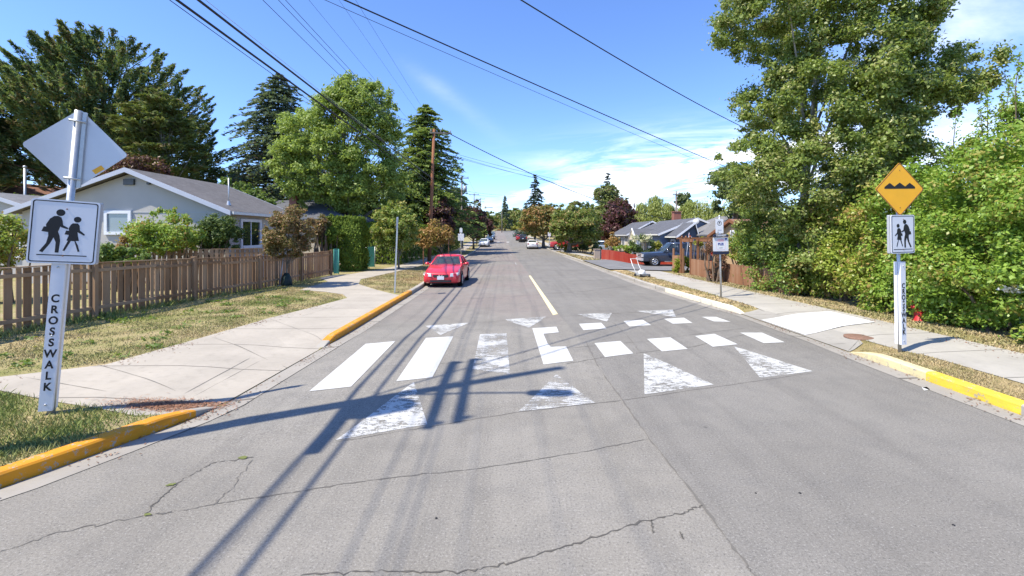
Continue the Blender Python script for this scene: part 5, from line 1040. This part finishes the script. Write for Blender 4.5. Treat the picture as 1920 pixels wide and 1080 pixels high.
# ================================================================== VEGETATION
def box_hedge(name, label, x0, x1, y0, y1, z1, mat, n, leaf=.085, cat='hedge', rz=0, bulge=.12, zb=0, group=None):
    loc = (x0, y0, left_z(x0, y0) if x0 < 0 else right_z(x0, y0)); t = thing(name, label, cat, loc, rz, group); w, l, h = x1 - x0, y1 - y0, z1 - loc[2]; P = []; Nn = []
    A = [w * h, l * h, w * h, l * h, w * l]; cnt = [max(30, int(n * a / sum(A))) for a in A]
    for k, c in enumerate(cnt):
        u, v = RNG.random(c), RNG.random(c); z = np.zeros(c)
        p, nn = ((np.stack([u * w, z, v * h], 1), (0, -1, .25)), (np.stack([z + w, u * l, v * h], 1), (1, 0, .25)), (np.stack([u * w, z + l, v * h], 1), (0, 1, .25)), (np.stack([z, u * l, v * h], 1), (-1, 0, .25)), (np.stack([u * w, v * l, z + h], 1), (0, 0, 1)))[k]
        wav = bulge * (np.sin(p[:, 0] * 4.1 + p[:, 2] * 1.7 + k) * np.sin(p[:, 1] * 3.3 + p[:, 2] * 2.1) + .5 * np.sin(p[:, 2] * 5 + p[:, 0] * 7)) + RNG.normal(0, .05, c) - .06 * (np.abs(p[:, 2] / h) ** 6)
        p = p + np.array(nn)[None] * wav[:, None]; cen = np.array([w / 2, l / 2, 0]); f = np.clip((p[:, 2:3] / h - .82) / .18, 0, 1); p[:, :2] = p[:, :2] * (1 - f * .10) + cen[None, :2] * f * .10
        P.append(p); Nn.append(np.array(nn)[None] + RNG.normal(0, .45, (c, 3)))
    P = np.concatenate(P); q = leaf_quads(P, np.concatenate(Nn), leaf * (.6 + .8 * RNG.random(len(P))), .42, np.array([0, 0, 1.0])[None] + RNG.normal(0, .35, (len(P), 3)))
    np_mesh('foliage', q, 4, mat, t); st = MB()
    for i in range(max(2, int(max(w, l) / .7))):
        a = (i + .5) / max(2, int(max(w, l) / .7)); st.tube([(w * (a if w > l else .5), l * (a if l >= w else .5), -.1), (w * (a if w > l else .5), l * (a if l >= w else .5), h * .8)], [.06, .03], 6)
    st.build('stems', 'bark_brown', t)
    return t
def volume_clumps(x0, x1, y0, y1, H, n, r, z0=.25, front=.8):
    out = []; t = 0
    while len(out) < n and t < n * 50:
        t += 1; x, y = random.uniform(x0, x1), random.uniform(y0, y1); h = H(x, y); z = random.uniform(z0, h)
        if x > x0 + front + .25 * z and z < h - .9 and y > y0 + .9: continue
        x2 = x + max(0, z - 1.6) * .12 * random.random(); out.append((x2 + random.uniform(-.1, .25), y, z, r * random.uniform(.7, 1.3)))
    return out
def shrub(name, label, cl, n_per, leaf, mat, loc, cat='shrub', group=None, fill=.45, bark='bark_brown', r0=.05, stems=6, sprigs=(), flat=.9, upbias=.35):
    t = thing(name, label, cat, loc, group=group); q = clump_leaves(cl, n_per, leaf, fill, flat, upbias); mb = MB(); c = np.asarray(cl)
    sp = []
    for (a, b, n) in sprigs:
        a, b = Vector(a), Vector(b); m = a.lerp(b, .5) + Vector((random.uniform(-.1, .1), random.uniform(-.1, .1), 0)); mb.tube([a, m, b], [.018, .012, .005], 5, cap=False)
        for i in range(n * 4):
            u = random.random() ** .8; p = a.lerp(b, u); w = .06 + .20 * (1 - u); sp.append((p.x + random.gauss(0, w * .6), p.y + random.gauss(0, w * .6), p.z + random.gauss(0, .05)))
    if sp:
        sp = np.array(sp); q = np.concatenate([q, leaf_quads(sp, RNG.normal(size=sp.shape) + np.array([0, 0, .6]), leaf * (.6 + .6 * RNG.random(len(sp))))])
    np_mesh('foliage', q - np.array(loc), 4, mat, t)
    for row in c[RNG.choice(len(c), min(len(c), stems * 3), replace=False)]:
        b = Vector((loc[0] + random.uniform(-.25, .25) + (row[0] - loc[0]) * .5, loc[1] + (row[1] - loc[1]) * .75, loc[2] - .1)); e = Vector(row[:3]); mb.tube([b, b.lerp(e, .5) + Vector((random.uniform(-.15, .15), random.uniform(-.15, .15), .1)), e], [r0, r0 * .7, r0 * .25], 5, cap=False)
    shift(mb, loc).build('stems', bark, t); return t
def px_shrub(name, label, outline, Y, n, r, n_per, leaf, mat, base_px, group=None, cat='shrub', depth=.9, **k):
    X = (base_px - CX) / F * Y; loc = (X, Y, grade(X, Y)); return shrub(name, label, outline_clumps(outline, Y, n, r, depth), n_per, leaf, mat, loc, cat, group, **k)
# ---- big tree and hedge shrubs on the right
big = [(1352, 0), (1343, 50), (1352, 82), (1398, 100), (1410, 135), (1392, 180), (1372, 205), (1412, 245), (1350, 272), (1338, 288), (1352, 330), (1392, 380), (1400, 430), (1440, 520), (1500, 520), (1560, 470), (1640, 400), (1745, 340), (1742, 290), (1690, 245), (1720, 240), (1765, 228), (1795, 205), (1818, 178), (1826, 150), (1828, 128), (1785, 92), (1745, 98), (1688, 100), (1712, 75), (1745, 48), (1722, 15), (1700, -30), (1660, -150), (1520, -200), (1420, -120)]
tree('broadleaf_tree', 'very tall leafy tree with pale limbs rising behind the right hedge', 'tree', 1500, 17.5, big, 600, .50, 400, .060, 'leaf_poplar', 'bark_pale', .20, depth=.62, frac=.05, fill=.2, top=14)
dead = thing('dead_branch', 'bare pale dead branches sticking out low in front of the tall right tree', 'branch', tuple(at(1490, 420, 16.2))); mb = MB()
for k in range(7):
    a = Vector((random.uniform(-.2, .2), 0, random.uniform(-.2, .3))); e = a + Vector((random.uniform(-.9, .6), random.uniform(-.5, .1), random.uniform(.0, .9))); mb.tube([a, a.lerp(e, .5) + Vector((random.uniform(-.2, .2), 0, .15)), e], [.018, .012, .006], 5)
mb.build('twig', 'bark_pale', dead)
HG = 'hedge shrubs along the right footpath'
def gapl(x, y): return (x, y, right_z(x, y))
c1 = volume_clumps(10.45, 13.0, 16.9, 21.2, lambda x, y: 2.5 + .35 * math.sin(y * 1.7) + .25 * (x - 10), 95, .46)
c1 += [(random.uniform(9.95, 10.5), y_, random.uniform(.25, 2.5) , .36) for y_ in np.linspace(16.3, 18.9, 34)]
shrub('hedge_shrub', 'dark green shrub overhanging the end of the low brown fence', c1, 400, .054, 'leaf_hedge_dark', gapl(11.2, 19), group=HG, sprigs=[((10.4, 18.9, 2.2), (10.0, 18.7, 2.9), 25), ((10.4, 20.2, 1.9), (9.9, 20.0, 2.4), 25)])
c2 = volume_clumps(10.45, 13.6, 13.3, 17.2, lambda x, y: 3.15 + .3 * math.sin(y * 2.1 + x) + .18 * (x - 10), 120, .45)
shrub('hedge_shrub', 'yellowish green shrub with reddish tips left of the bump sign', c2, 430, .052, 'leaf_hedge_yellow', gapl(11.4, 15.4), group=HG)
c3 = [(10.5, 11.35, .85, .30), (10.45, 11.25, .35, .26), (10.75, 12.3, 1.0, .32), (10.45, 11.7, 1.12, .28), (10.55, 12.35, .5, .28), (10.5, 11.45, .62, .22), (11.3, 12.3, .6, .4), (11.3, 11.9, .9, .4)] + volume_clumps(10.35, 14.0, 10.9, 13.7, lambda x, y: 3.75 + .35 * math.sin(y * 2.3 + x * 1.3) + .12 * (x - 10), 130, .44)
shrub('hedge_shrub', 'dense bright green shrub directly behind the bump sign and hydrant', c3, 440, .05, 'leaf_hedge', gapl(11.4, 12.2), group=HG)
c4_ = outline_clumps([(1775, 325), (1795, 290), (1822, 272), (1848, 240), (1872, 238), (1898, 205), (1960, 140), (2000, 330)], 12.2, 70, .36, .5) + volume_clumps(10.3, 14.6, 7.6, 11.2, lambda x, y: 4.2 + .35 * math.sin(y * 2.7 + x) + .45 * (x - 11), 150, .44)
shrub('hedge_shrub', 'tallest glossy green shrub at the right edge with long upright shoots', c4_, 460, .048, 'leaf_hedge', gapl(11.6, 9.3), group=HG, sprigs=[(tuple(at(a, b, Y)), tuple(at(c, d, Y)), n) for a, b, c, d, Y, n in ((1905, 230, 1912, 100, 12.0, 60), (1915, 260, 1880, 195, 12.2, 35), (1850, 300, 1852, 165, 12.6, 70), (1872, 300, 1878, 175, 12.6, 60), (1835, 320, 1838, 205, 12.6, 60), (1790, 330, 1795, 195, 12.8, 35), (1795, 320, 1755, 260, 12.8, 22), (1810, 330, 1770, 290, 12.6, 22), (1900, 300, 1905, 180, 12.2, 70), (1862, 320, 1830, 250, 12.4, 40), (1885, 300, 1895, 150, 12.4, 50))])
bl = thing('blossom', 'pale withered blossom cluster low in the rightmost hedge shrub', 'flowers', tuple(at(1882, 535, 9.75))); bq = clump_leaves([(x - .3, -.25 + random.uniform(-.1, .05), -.05 + random.uniform(-.04, .04), .12) for x in np.linspace(0, .55, 8)], 26, .035, .3); np_mesh('petals', bq, 4, 'blossom_white', bl)
# bushes on the right beyond
px_shrub('garden_bush', 'yellow-green bush against the tan gabled porch', [(1365, 470), (1372, 440), (1395, 422), (1420, 425), (1450, 450), (1450, 500), (1400, 505)], 22.5, 30, .42, 260, .06, 'leaf_hedge_yellow', 1410)
px_shrub('garden_bush', 'brown leaved half dead bush behind the bus stop sign', [(1318, 452), (1335, 440), (1352, 438), (1362, 460), (1358, 520), (1340, 525), (1325, 500)], 21.5, 24, .30, 170, .04, 'twig_brown', 1345, fill=.3)
px_shrub('garden_bush', 'low hedge plant with yellow top inside the arbor', [(1262, 478), (1292, 478), (1293, 512), (1262, 512)], 27.2, 20, .28, 260, .05, 'leaf_cedar_gold', 1278)
px_shrub('garden_bush', 'cream flowering dark bush behind the red fence', [(1180, 450), (1192, 440), (1208, 439), (1222, 448), (1226, 470), (1220, 492), (1196, 492), (1182, 470)], 43.2, 34, .45, 230, .075, 'leaf_box_dark', 1205)
bl = thing('blossom', 'cream flower heads covering the top of the dark bush', 'flowers', tuple(at(1203, 452, 42.3))); bq = clump_leaves([(random.uniform(-1.0, .9), random.uniform(-.7, .3), random.uniform(-.05, .52), .2) for _ in range(34)], 22, .07, .3); np_mesh('petals', bq, 4, 'blossom_cream', bl)
px_shrub('garden_bush', 'low mixed green plants behind the far end of the red fence', [(1150, 462), (1180, 460), (1190, 478), (1165, 474), (1150, 468)], 43, 16, .35, 160, .08, 'leaf_hedge', 1170)
px_shrub('garden_bush', 'small yellow bush under the blue house window', [(1225, 455), (1237, 452), (1242, 468), (1232, 474), (1224, 470)], 43.5, 12, .35, 130, .08, 'leaf_yellow', 1233)
px_shrub('garden_bush', 'small golden bush just above the arbor beam', [(1303, 448), (1318, 444), (1330, 452), (1328, 462), (1304, 460)], 30, 12, .3, 130, .07, 'leaf_yellow', 1316)
tree('sapling', 'slender orange and yellow sapling before the cream house', 'tree', 1146, 46, [(1146, 430), (1152, 442), (1160, 452), (1155, 466), (1140, 470), (1134, 455), (1138, 445)], 16, .45, 120, .10, 'leaf_orange', r0=.04)
tree('plum_tree', 'round dark purple plum tree beside the cream house on the right', 'tree', 1152, 76, [(1122, 415), (1128, 392), (1145, 376), (1165, 374), (1182, 388), (1192, 405), (1190, 440), (1170, 458), (1135, 455), (1122, 440)], 60, 1.4, 220, .22, 'leaf_plum', r0=.25)
def willow(label, outline, Y, bpx, n):
    X = (bpx - CX) / F * Y; loc = (X, Y, 0); t = thing('willow_tree', label, 'tree', loc, group='willow trees behind the houses'); cl = outline_clumps(outline, Y, n, 1.5, .8); c = np.asarray(cl); m = n * 260; idx = RNG.integers(0, len(c), m); d = unit(RNG.normal(size=(m, 3))); p = c[idx, :3] + d * c[idx, 3:4] * RNG.random((m, 1)) ** .5; p[:, 2] -= RNG.random(m) ** 2 * 1.8
    q = leaf_quads(p, d * .6 + RNG.normal(0, .4, (m, 3)), .24 * (.6 + .8 * RNG.random(m)), .25, np.array([0, 0, -1.])[None] + RNG.normal(0, .18, (m, 3))) - np.array(loc); np_mesh('crown', q, 4, 'leaf_willow', t); shift(branches(loc, cl, .3, .4), loc).build('trunk', 'bark_brown', t)
willow('yellow green weeping willow left of the slim grey pole', [(1188, 410), (1198, 385), (1222, 371), (1245, 374), (1262, 388), (1270, 410), (1270, 440), (1188, 440)], 84, 1230, 75)
willow('yellow green weeping willow right of the slim grey pole', [(1272, 410), (1278, 388), (1300, 373), (1330, 376), (1360, 385), (1380, 400), (1385, 440), (1272, 440)], 80, 1325, 95)
tree('broadleaf_tree', 'small dark tree between the two willows', 'tree', 1281, 95, [(1270, 385), (1274, 366), (1285, 361), (1294, 370), (1296, 388)], 16, 1.2, 150, .25, 'leaf_dark_wood', r0=.15, fill=.4)
tree('broadleaf_tree', 'dark dense evergreen behind the left side of the tall right tree', 'tree', 1375, 42, [(1332, 345), (1342, 320), (1362, 308), (1390, 315), (1420, 330), (1440, 420), (1400, 425), (1370, 405), (1345, 392), (1352, 375), (1335, 365)], 70, 1.0, 260, .15, 'leaf_dark_wood', r0=.25)
# ---- right-hand street trees in the distance
SG = 'street trees along the far right kerb'
tree('street_tree', 'wide green street tree with dark trunk before the red pickup', 'tree', 1067, 58, [(1033, 410), (1045, 388), (1075, 380), (1105, 385), (1122, 398), (1128, 425), (1122, 450), (1100, 458), (1070, 455), (1045, 452), (1032, 435)], 85, 1.0, 240, .16, 'leaf_street', 'bark_grey', .30, SG)
tree('street_tree', 'reddish green street tree left of the wide green one', 'tree', 1019, 74, [(975, 425), (980, 398), (1000, 386), (1028, 388), (1048, 398), (1050, 430), (1040, 446), (1015, 444), (992, 440), (978, 434)], 75, 1.2, 230, .20, 'leaf_street_red', 'bark_grey', .28, SG)
tree('street_tree', 'smaller green street tree beyond the reddish one', 'tree', 1003, 108, [(970, 420), (978, 402), (998, 396), (1015, 405), (1015, 440), (985, 442)], 40, 1.4, 180, .28, 'leaf_street', 'bark_grey', .2, SG)
tree('street_tree', 'dark green tree behind the red pickup', 'tree', 1100, 80, [(1085, 405), (1110, 395), (1128, 405), (1135, 440), (1125, 462), (1085, 462)], 45, 1.4, 200, .24, 'leaf_dark_wood', 'bark_grey', .2, SG)
px_shrub('garden_bush', 'pale grey green low bush in the shade beyond the block wall', [(1075, 455), (1125, 455), (1128, 470), (1075, 470)], 62, 18, .6, 140, .14, 'leaf_dark_wood', 1100)
px_shrub('garden_bush', 'straw coloured clipped bush beside the wide street tree', [(1046, 458), (1060, 456), (1082, 460), (1082, 468), (1046, 468)], 60, 12, .45, 120, .10, 'leaf_yellow', 1064)
# ---- conifers and woods far off
def cpx(name, label, px, top, Y, hw, mat, **k):
    X = (px - CX) / F * Y; z = grade(X, Y); h = CH + (HY - top) / F * Y - z; return conifer(name, label, X, Y, h, hw / F * Y, mat, **k)
cpx('fir_tree', 'blue green fir standing behind the far street trees', 1003, 329, 120, 42, 'needle_blue', n_lay=26, per=10, leaf=.55, droop=.28, dens=20, rag=.4)
cpx('fir_tree', 'tall ragged fir beside the far plum tree', 1140, 326, 105, 34, 'needle_blue', n_lay=20, per=7, leaf=.5, droop=.2, dens=20, rag=.55, skirt=.3)
tree('broadleaf_tree', 'dense rounded conifer in front of the ragged fir', 'tree', 1132, 98, [(1108, 395), (1112, 365), (1125, 346), (1140, 343), (1158, 358), (1170, 378), (1178, 400), (1170, 430), (1110, 430)], 60, 1.4, 220, .28, 'needle_pine', r0=.3)
cpx('fir_tree', 'small pointed conifer at the right of the plum tree', 1176, 372, 110, 12, 'needle_blue', n_lay=14, per=6, leaf=.5, dens=16)
cpx('fir_tree', 'little dark fir on the skyline at the street end', 947, 368, 250, 15, 'needle_fir', n_lay=24, per=9, leaf=.8, dens=18, rag=.4)
WOOD = [(905, 408, 30, 'leaf_dark_wood'), (925, 398, 26, 'leaf_street'), (948, 392, 24, 'leaf_dark_wood'), (968, 388, 26, 'leaf_street'), (890, 400, 24, 'leaf_street'), (985, 392, 24, 'leaf_dark_wood'), (912, 388, 14, 'leaf_street'), (1030, 392, 34, 'leaf_dark_wood'), (1075, 385, 34, 'leaf_street'), (1100, 378, 26, 'leaf_dark_wood'), (1030, 380, 30, 'leaf_dark_wood'), (860, 400, 30, 'leaf_dark_wood'), (1190, 400, 30, 'leaf_dark_wood')]
WL = ['dark round tree at the street end behind the plum trees', 'green tree on the hill left of the small round tree', 'dark tree on the hill behind the small round tree', 'green tree on the hill right of the small round tree', 'green tree showing above the left plum tree', 'dark tree at the left foot of the blue green fir', 'light topped tree highest on the left of the hill', 'dark tree behind the reddish street tree', 'green tree behind the wide street tree', 'dark tree left of the rounded conifer', 'dark tree crown right of the blue green fir', 'dark tree behind the grey transformer pole', 'dark tree behind the cream house']
for i, (px, top, hw, m) in enumerate(WOOD):
    Y = 285 + 12 * (i % 3) if i < 7 else 150; X = (px - CX) / F * Y; b = HY - (grade(X, min(Y, 262)) + (min((Y - 262) * .085, 6) if Y > 262 else 0) - CH) / F * Y; o_ = [(px - hw, (top + b) / 2), (px - hw * .7, top + 10), (px - hw * .1, top), (px + hw * .6, top + 7), (px + hw, (top + b) / 2), (px + hw * .8, b - 4), (px - hw * .8, b - 4)]
    tree('wood_tree', WL[i], 'tree', px, Y, o_, 60, hw / F * Y * .26, 170, .55 if Y > 200 else .32, m, r0=.3, group='trees of the wooded hill at the street end', base_z=T(262) + min(max(0, Y - 262) * .085, 6) if Y > 262 else None)
tree('street_tree', 'small round tree alone at the very end of the street', 'tree', 941, 225, [(931, 422), (933, 411), (941, 407), (950, 411), (952, 421), (947, 427), (935, 427)], 20, .8, 130, .4, 'leaf_street', r0=.15)
for px, Y, w_, lab in ((925, 262, 5, 'dry bank bushes at the end of the street on the left'), (962, 265, 7, 'low yellowish scrub across the end of the street')):
    px_shrub('scrub', lab, [(px - 22, 430), (px, 424), (px + 22, 426), (px + 24, 433), (px - 22, 433)], Y, 24, 1.2, 130, .45, 'leaf_yellow' if px > 940 else 'leaf_street_red', px)
# ---- left: conifers
L1 = [(-30, 345), (15, 330), (35, 290), (42, 240), (70, 180), (82, 150), (115, 125), (130, 98), (170, 95), (195, 75), (215, 66), (240, 85), (262, 84), (295, 98), (305, 115), (328, 115), (338, 140), (358, 140), (355, 170), (372, 190), (366, 225), (380, 260), (378, 290), (388, 345), (330, 350), (100, 350)]
def cypress(name, label, outline, Y, n, r, n_per, leaf, mat, base_px, group=None, up=.55, depth=.8, r0=.5, frac=.6, droop=None, bark='bark_brown'):
    X = (base_px - CX) / F * Y; loc = (X, Y, grade(X, Y)); t = thing(name, label, 'tree', loc, group=group); cl = outline_clumps(outline, Y, n, r, depth); c = np.asarray(cl); m = int(n_per * len(c)); w = c[:, 3] ** 1.6; idx = RNG.choice(len(c), m, p=w / w.sum())
    ax = np.stack([c[idx, 0] - X, c[idx, 1] - Y, np.zeros(m)], 1); ax = unit(ax + RNG.normal(0, .8, (m, 3)) * np.array([1, 1, 0])) * np.array([1, 1, 0]) + np.array([0, 0, up]); ax = unit(ax)
    s = RNG.uniform(-1.1, 1.5, m); wd = np.clip(1.1 - .55 * (s + 1.1) / 1.3, .12, 1)
    p = c[idx, :3] + ax * (s * c[idx, 3])[:, None] + RNG.normal(0, .42, (m, 3)) * (c[idx, 3] * wd)[:, None] * np.array([1, 1, .8])
    q = leaf_quads(p, np.array([0, 0, 1.])[None] + RNG.normal(0, .6, (m, 3)), leaf * (.5 + .9 * RNG.random(m)), .3, ax + RNG.normal(0, .35, (m, 3))) - np.array(loc)
    np_mesh('crown', q, 4, mat, t); shift(branches(loc, cl, r0, frac), loc).build('trunk', bark, t); return t
cypress('cypress_tree', 'huge dark cypress with spiky sprays towering behind the grey bungalow', L1, 46, 620, .85, 260, .20, 'needle_cypress', 205, frac=.18, up=1.0)
cypress('pine_tree', 'lighter green pine with bare trunk at the right flank of the huge cypress', [(258, 345), (235, 250), (262, 182), (300, 168), (335, 180), (345, 230), (372, 262), (350, 345)], 38, 70, .85, 260, .22, 'needle_pine', 312, up=.15, r0=.22, bark='bark_pale', frac=.6)
cypress('cypress_tree', 'dark conifer cut off by the left edge of the picture', [(-120, 345), (-100, 190), (-40, 165), (-8, 180), (-2, 215), (10, 235), (0, 265), (18, 285), (2, 305), (12, 335), (0, 350)], 40, 100, 1.1, 300, .28, 'needle_cypress', -60)
tree('plum_bush', 'purple leaved shrub above the left roof slope of the bungalow', 'tree', 262, 33, [(205, 325), (232, 305), (270, 294), (300, 300), (305, 320), (285, 345), (215, 345)], 40, .7, 220, .10, 'leaf_plum_bush', r0=.08)
cpx('fir_tree', 'tall dark blue green fir between the bungalow roof and the big maple', 522, 140, 52, 150, 'needle_fir', n_lay=40, per=24, leaf=.24, droop=.22, dens=62, rag=.45, skirt=.06, profile=.62)
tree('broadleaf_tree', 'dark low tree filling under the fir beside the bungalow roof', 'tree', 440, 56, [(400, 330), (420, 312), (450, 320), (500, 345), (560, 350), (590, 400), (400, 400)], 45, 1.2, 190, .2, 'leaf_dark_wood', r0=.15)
px_shrub('garden_bush', 'bright yellow-green bush peeping above the far roof slope', [(412, 352), (425, 336), (445, 338), (470, 350), (520, 372), (560, 395), (480, 395)], 37, 30, .6, 160, .11, 'leaf_weed', 470)
maple = [(515, 330), (525, 300), (512, 285), (540, 255), (538, 225), (562, 205), (590, 215), (605, 185), (632, 172), (655, 150), (690, 148), (700, 158), (728, 160), (745, 195), (752, 235), (748, 275), (760, 320), (755, 380), (700, 400), (640, 410), (580, 395), (545, 365)]
tree('maple_tree', 'big light green maple with several stems left of the reddish pole', 'tree', 655, 36, maple, 420, .66, 210, .105, 'leaf_maple', 'bark_grey', .2, depth=.75, frac=.3, fill=.2)
cpx('cedar_tree', 'tall layered cedar directly behind the reddish utility pole', 798, 198, 56, 98, 'needle_cedar', n_lay=36, per=24, leaf=.25, droop=.15, dens=60, rag=.55, profile=.6, skirt=.16)
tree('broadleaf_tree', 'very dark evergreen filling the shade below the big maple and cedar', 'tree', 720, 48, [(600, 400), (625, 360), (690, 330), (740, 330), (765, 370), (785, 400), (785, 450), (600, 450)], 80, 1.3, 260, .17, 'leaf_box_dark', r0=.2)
# ---- left gardens
cedar_y0 = 28
box_hedge('clipped_hedge', 'tall squared cedar hedge beside the end of the board fence', -11.3, -9.0, 27.0, 28.2, 3.45, 'leaf_cedar_hedge', 16000, .07)
box_hedge('clipped_hedge', 'long squared cedar hedge receding behind the young green maple', -11.4, -8.25, 33.0, 50, 3.3, 'leaf_cedar_hedge', 30000, .085)
px_shrub('garden_bush', 'golden tipped cedar bush leaning on the tall squared hedge', [(598, 470), (600, 425), (615, 402), (632, 415), (645, 435), (640, 470), (620, 490)], 27.0, 34, .42, 260, .06, 'leaf_cedar_hedge', 618, flat=1)
px_shrub('garden_bush', 'dry brownish bush between the autumn sapling and the golden cedar', [(588, 460), (590, 420), (605, 400), (618, 410), (612, 440), (604, 465)], 26.3, 20, .38, 190, .055, 'leaf_brown', 602)
px_shrub('garden_bush', 'bright yellow-green loose shrub in front of the bungalow gable', [(262, 440), (268, 412), (292, 395), (318, 388), (340, 400), (362, 412), (380, 440), (376, 466), (330, 480), (280, 478), (262, 460)], 18.2, 70, .36, 260, .05, 'leaf_shrub', 320, fill=.3, upbias=.1)
px_shrub('garden_bush', 'dark rounded clipped bush at the bungalow corner', [(380, 440), (385, 415), (402, 403), (428, 404), (442, 420), (446, 466), (384, 468)], 19.2, 50, .34, 330, .042, 'leaf_box_dark', 412)
px_shrub('garden_bush', 'mixed leafy weeds behind the fence right of the left sign', [(188, 495), (192, 468), (225, 455), (262, 470), (285, 482), (270, 495)], 15.2, 34, .26, 220, .045, 'leaf_weed', 230)
px_shrub('garden_bush', 'small dry tan plant before the bungalow meter box', [(222, 470), (228, 448), (240, 440), (252, 452), (250, 475)], 17.2, 14, .22, 140, .035, 'leaf_orange', 238)
px_shrub('garden_bush', 'big yellowish bush at the left edge behind the sign panel', [(-60, 500), (-50, 420), (-10, 398), (20, 405), (45, 430), (50, 470), (40, 505)], 14.5, 60, .4, 280, .05, 'leaf_hedge_yellow', 0)
box_hedge('clipped_hedge', 'low bright green hedge in front of the far conifers at the left edge', *(at(-40, 370, 36).x, at(150, 370, 36).x), 36, 37, 5.5, 'leaf_weed', 9000, .10)
# street saplings left
t, cl, lo = tree('sapling', 'rounded brown and olive sapling with dark watering bag, in front of the board fence', 'tree', 537, 19.3, [(502, 440), (510, 412), (530, 385), (545, 380), (568, 392), (585, 415), (590, 440), (582, 465), (560, 480), (522, 484), (506, 470)], 95, .30, 330, .042, 'leaf_brown', 'bark_grey', .045, frac=.3, fill=.15, depth=.95)
bag = MB(); pr = [(.03, .0), (.20, .0), (.23, .08), (.20, .22), (.17, .38), (.10, .52), (.05, .55)]; bag.lathe(pr, n=18); bag.v = [(x * (1 + .12 * math.sin(z * 22 + math.atan2(y, x) * 3)), y * (1 + .12 * math.sin(z * 19 + math.atan2(y, x) * 4)), z) for x, y, z in bag.v]
wb_ = thing('watering_bag', 'dark green watering bag wrapped round the sapling foot', 'bag', lo); bag.build('bag', 'watering_bag', wb_); MB().box((-.2, -.16, .02), (.14, .10, .04)).build('flap', 'sign_back', wb_)
MB().tube([(-.28, -.02, 0), (-.12, .0, 1.25)], .022, 6).build('stake', 'fascia', wb_)
tree('young_maple', 'young yellow-green maple between the squared hedges and the slim sign pole', 'tree', 748, 29.5, [(700, 440), (705, 405), (722, 380), (748, 376), (775, 390), (790, 420), (785, 455), (765, 470), (735, 465), (715, 460)], 110, .36, 150, .085, 'leaf_young_maple', 'bark_grey', .06, frac=.5, fill=.15)
t, cl, lo = tree('young_maple', 'young orange tinged maple behind the red sedan, tied to stakes', 'tree', 832, 34.5, [(782, 440), (795, 422), (815, 412), (840, 418), (852, 435), (850, 455), (830, 462), (805, 468), (785, 462)], 46, .5, 190, .085, 'leaf_orange', 'bark_grey', .05, frac=.5, fill=.3)
for px in (794, 841, ): 
    x_ = (px - CX) / F * 33.4; st = thing('tree_stake', 'brown wooden stake on the ' + ('left' if px < 800 else 'right') + ' of the orange tinged maple', 'stake', (x_, 33.4, left_z(x_, 33.4)), group='stakes of the young maples'); MB().tube([(0, 0, -.2), (0, 0, 2.0)], .04, 6).build('stake', 'stake_wood', st)
PG = 'purple leaved street trees'
tree('plum_tree', 'purple plum tree behind the reddish utility pole', 'tree', 828, 52, [(786, 430), (800, 400), (820, 385), (838, 370), (850, 400), (858, 425), (845, 440), (810, 440)], 50, .8, 200, .15, 'leaf_plum', r0=.12, group=PG)
tree('plum_tree', 'deep red plum tree between the two grey crossarm poles', 'tree', 888, 68, [(850, 425), (865, 400), (880, 385), (898, 376), (910, 390), (908, 425), (900, 448), (878, 440), (862, 445)], 60, .9, 220, .18, 'leaf_plum', r0=.15, group=PG)
tree('plum_tree', 'dull purple plum tree farthest along the left kerb', 'tree', 908, 95, [(895, 425), (905, 410), (918, 408), (925, 422), (920, 440), (900, 446)], 30, 1.0, 150, .24, 'leaf_plum', r0=.15, group=PG)
tree('broadleaf_tree', 'yellow green tree between the purple plum trees', 'tree', 855, 78, [(838, 425), (845, 405), (862, 398), (876, 408), (876, 440), (845, 445)], 34, 1.1, 190, .2, 'leaf_yellow', r0=.15)
tree('broadleaf_tree', 'dark green tree right of the tall cedar', 'tree', 850, 90, [(825, 400), (835, 362), (852, 348), (868, 358), (878, 380), (885, 400), (870, 430), (830, 430)], 60, 1.3, 210, .24, 'leaf_dark_wood', r0=.2)
tree('street_tree', 'small green street tree beside the white car on the left', 'tree', 893, 84, [(884, 445), (888, 432), (898, 428), (905, 436), (903, 450), (890, 452)], 18, .7, 130, .16, 'leaf_street', r0=.08)
box_hedge('clipped_hedge', 'dark hedge in the shade beyond the young maples', -10.5, -8.3, 52, 72, 1.9, 'leaf_box_dark', 9000, .14)
# low weeds and tiny yellow flowers scattered on the left lawn
wd = []; fl_ = []
for _ in range(46):
    x = random.uniform(-10.4, -6.9); y = random.uniform(7.6, 18)
    if not in_poly(lawn_near, x, y): continue
    for k in range(random.randint(14, 40)): wd.append((x + random.gauss(0, .09), y + random.gauss(0, .09), left_z(x, y) + random.uniform(.01, .07)))
for _ in range(70):
    x = random.uniform(-10.7, -8.6); y = random.uniform(8.0, 18); z = left_z(x, y) + random.uniform(.05, .16)
    for k in range(3): fl_.append((x + random.gauss(0, .012), y + random.gauss(0, .012), z))
wd = np.array(wd); fl_ = np.array(fl_)
o = np_mesh('lawn_weeds', leaf_quads(wd, np.array([0, 0, 1.])[None] + RNG.normal(0, .6, wd.shape), .035 + .03 * RNG.random(len(wd)), .4), 4, 'leaf_weed'); o['kind'] = 'stuff'; o['label'] = 'broad leaved weeds scattered in the left lawn'
o = np_mesh('lawn_flowers', leaf_quads(fl_, np.array([0, 0, 1.])[None] + RNG.normal(0, .5, fl_.shape), .016 + .01 * RNG.random(len(fl_)), .8), 4, 'leaf_yellow'); o['kind'] = 'stuff'; o['label'] = 'tiny yellow flowers near the foot of the left fence'
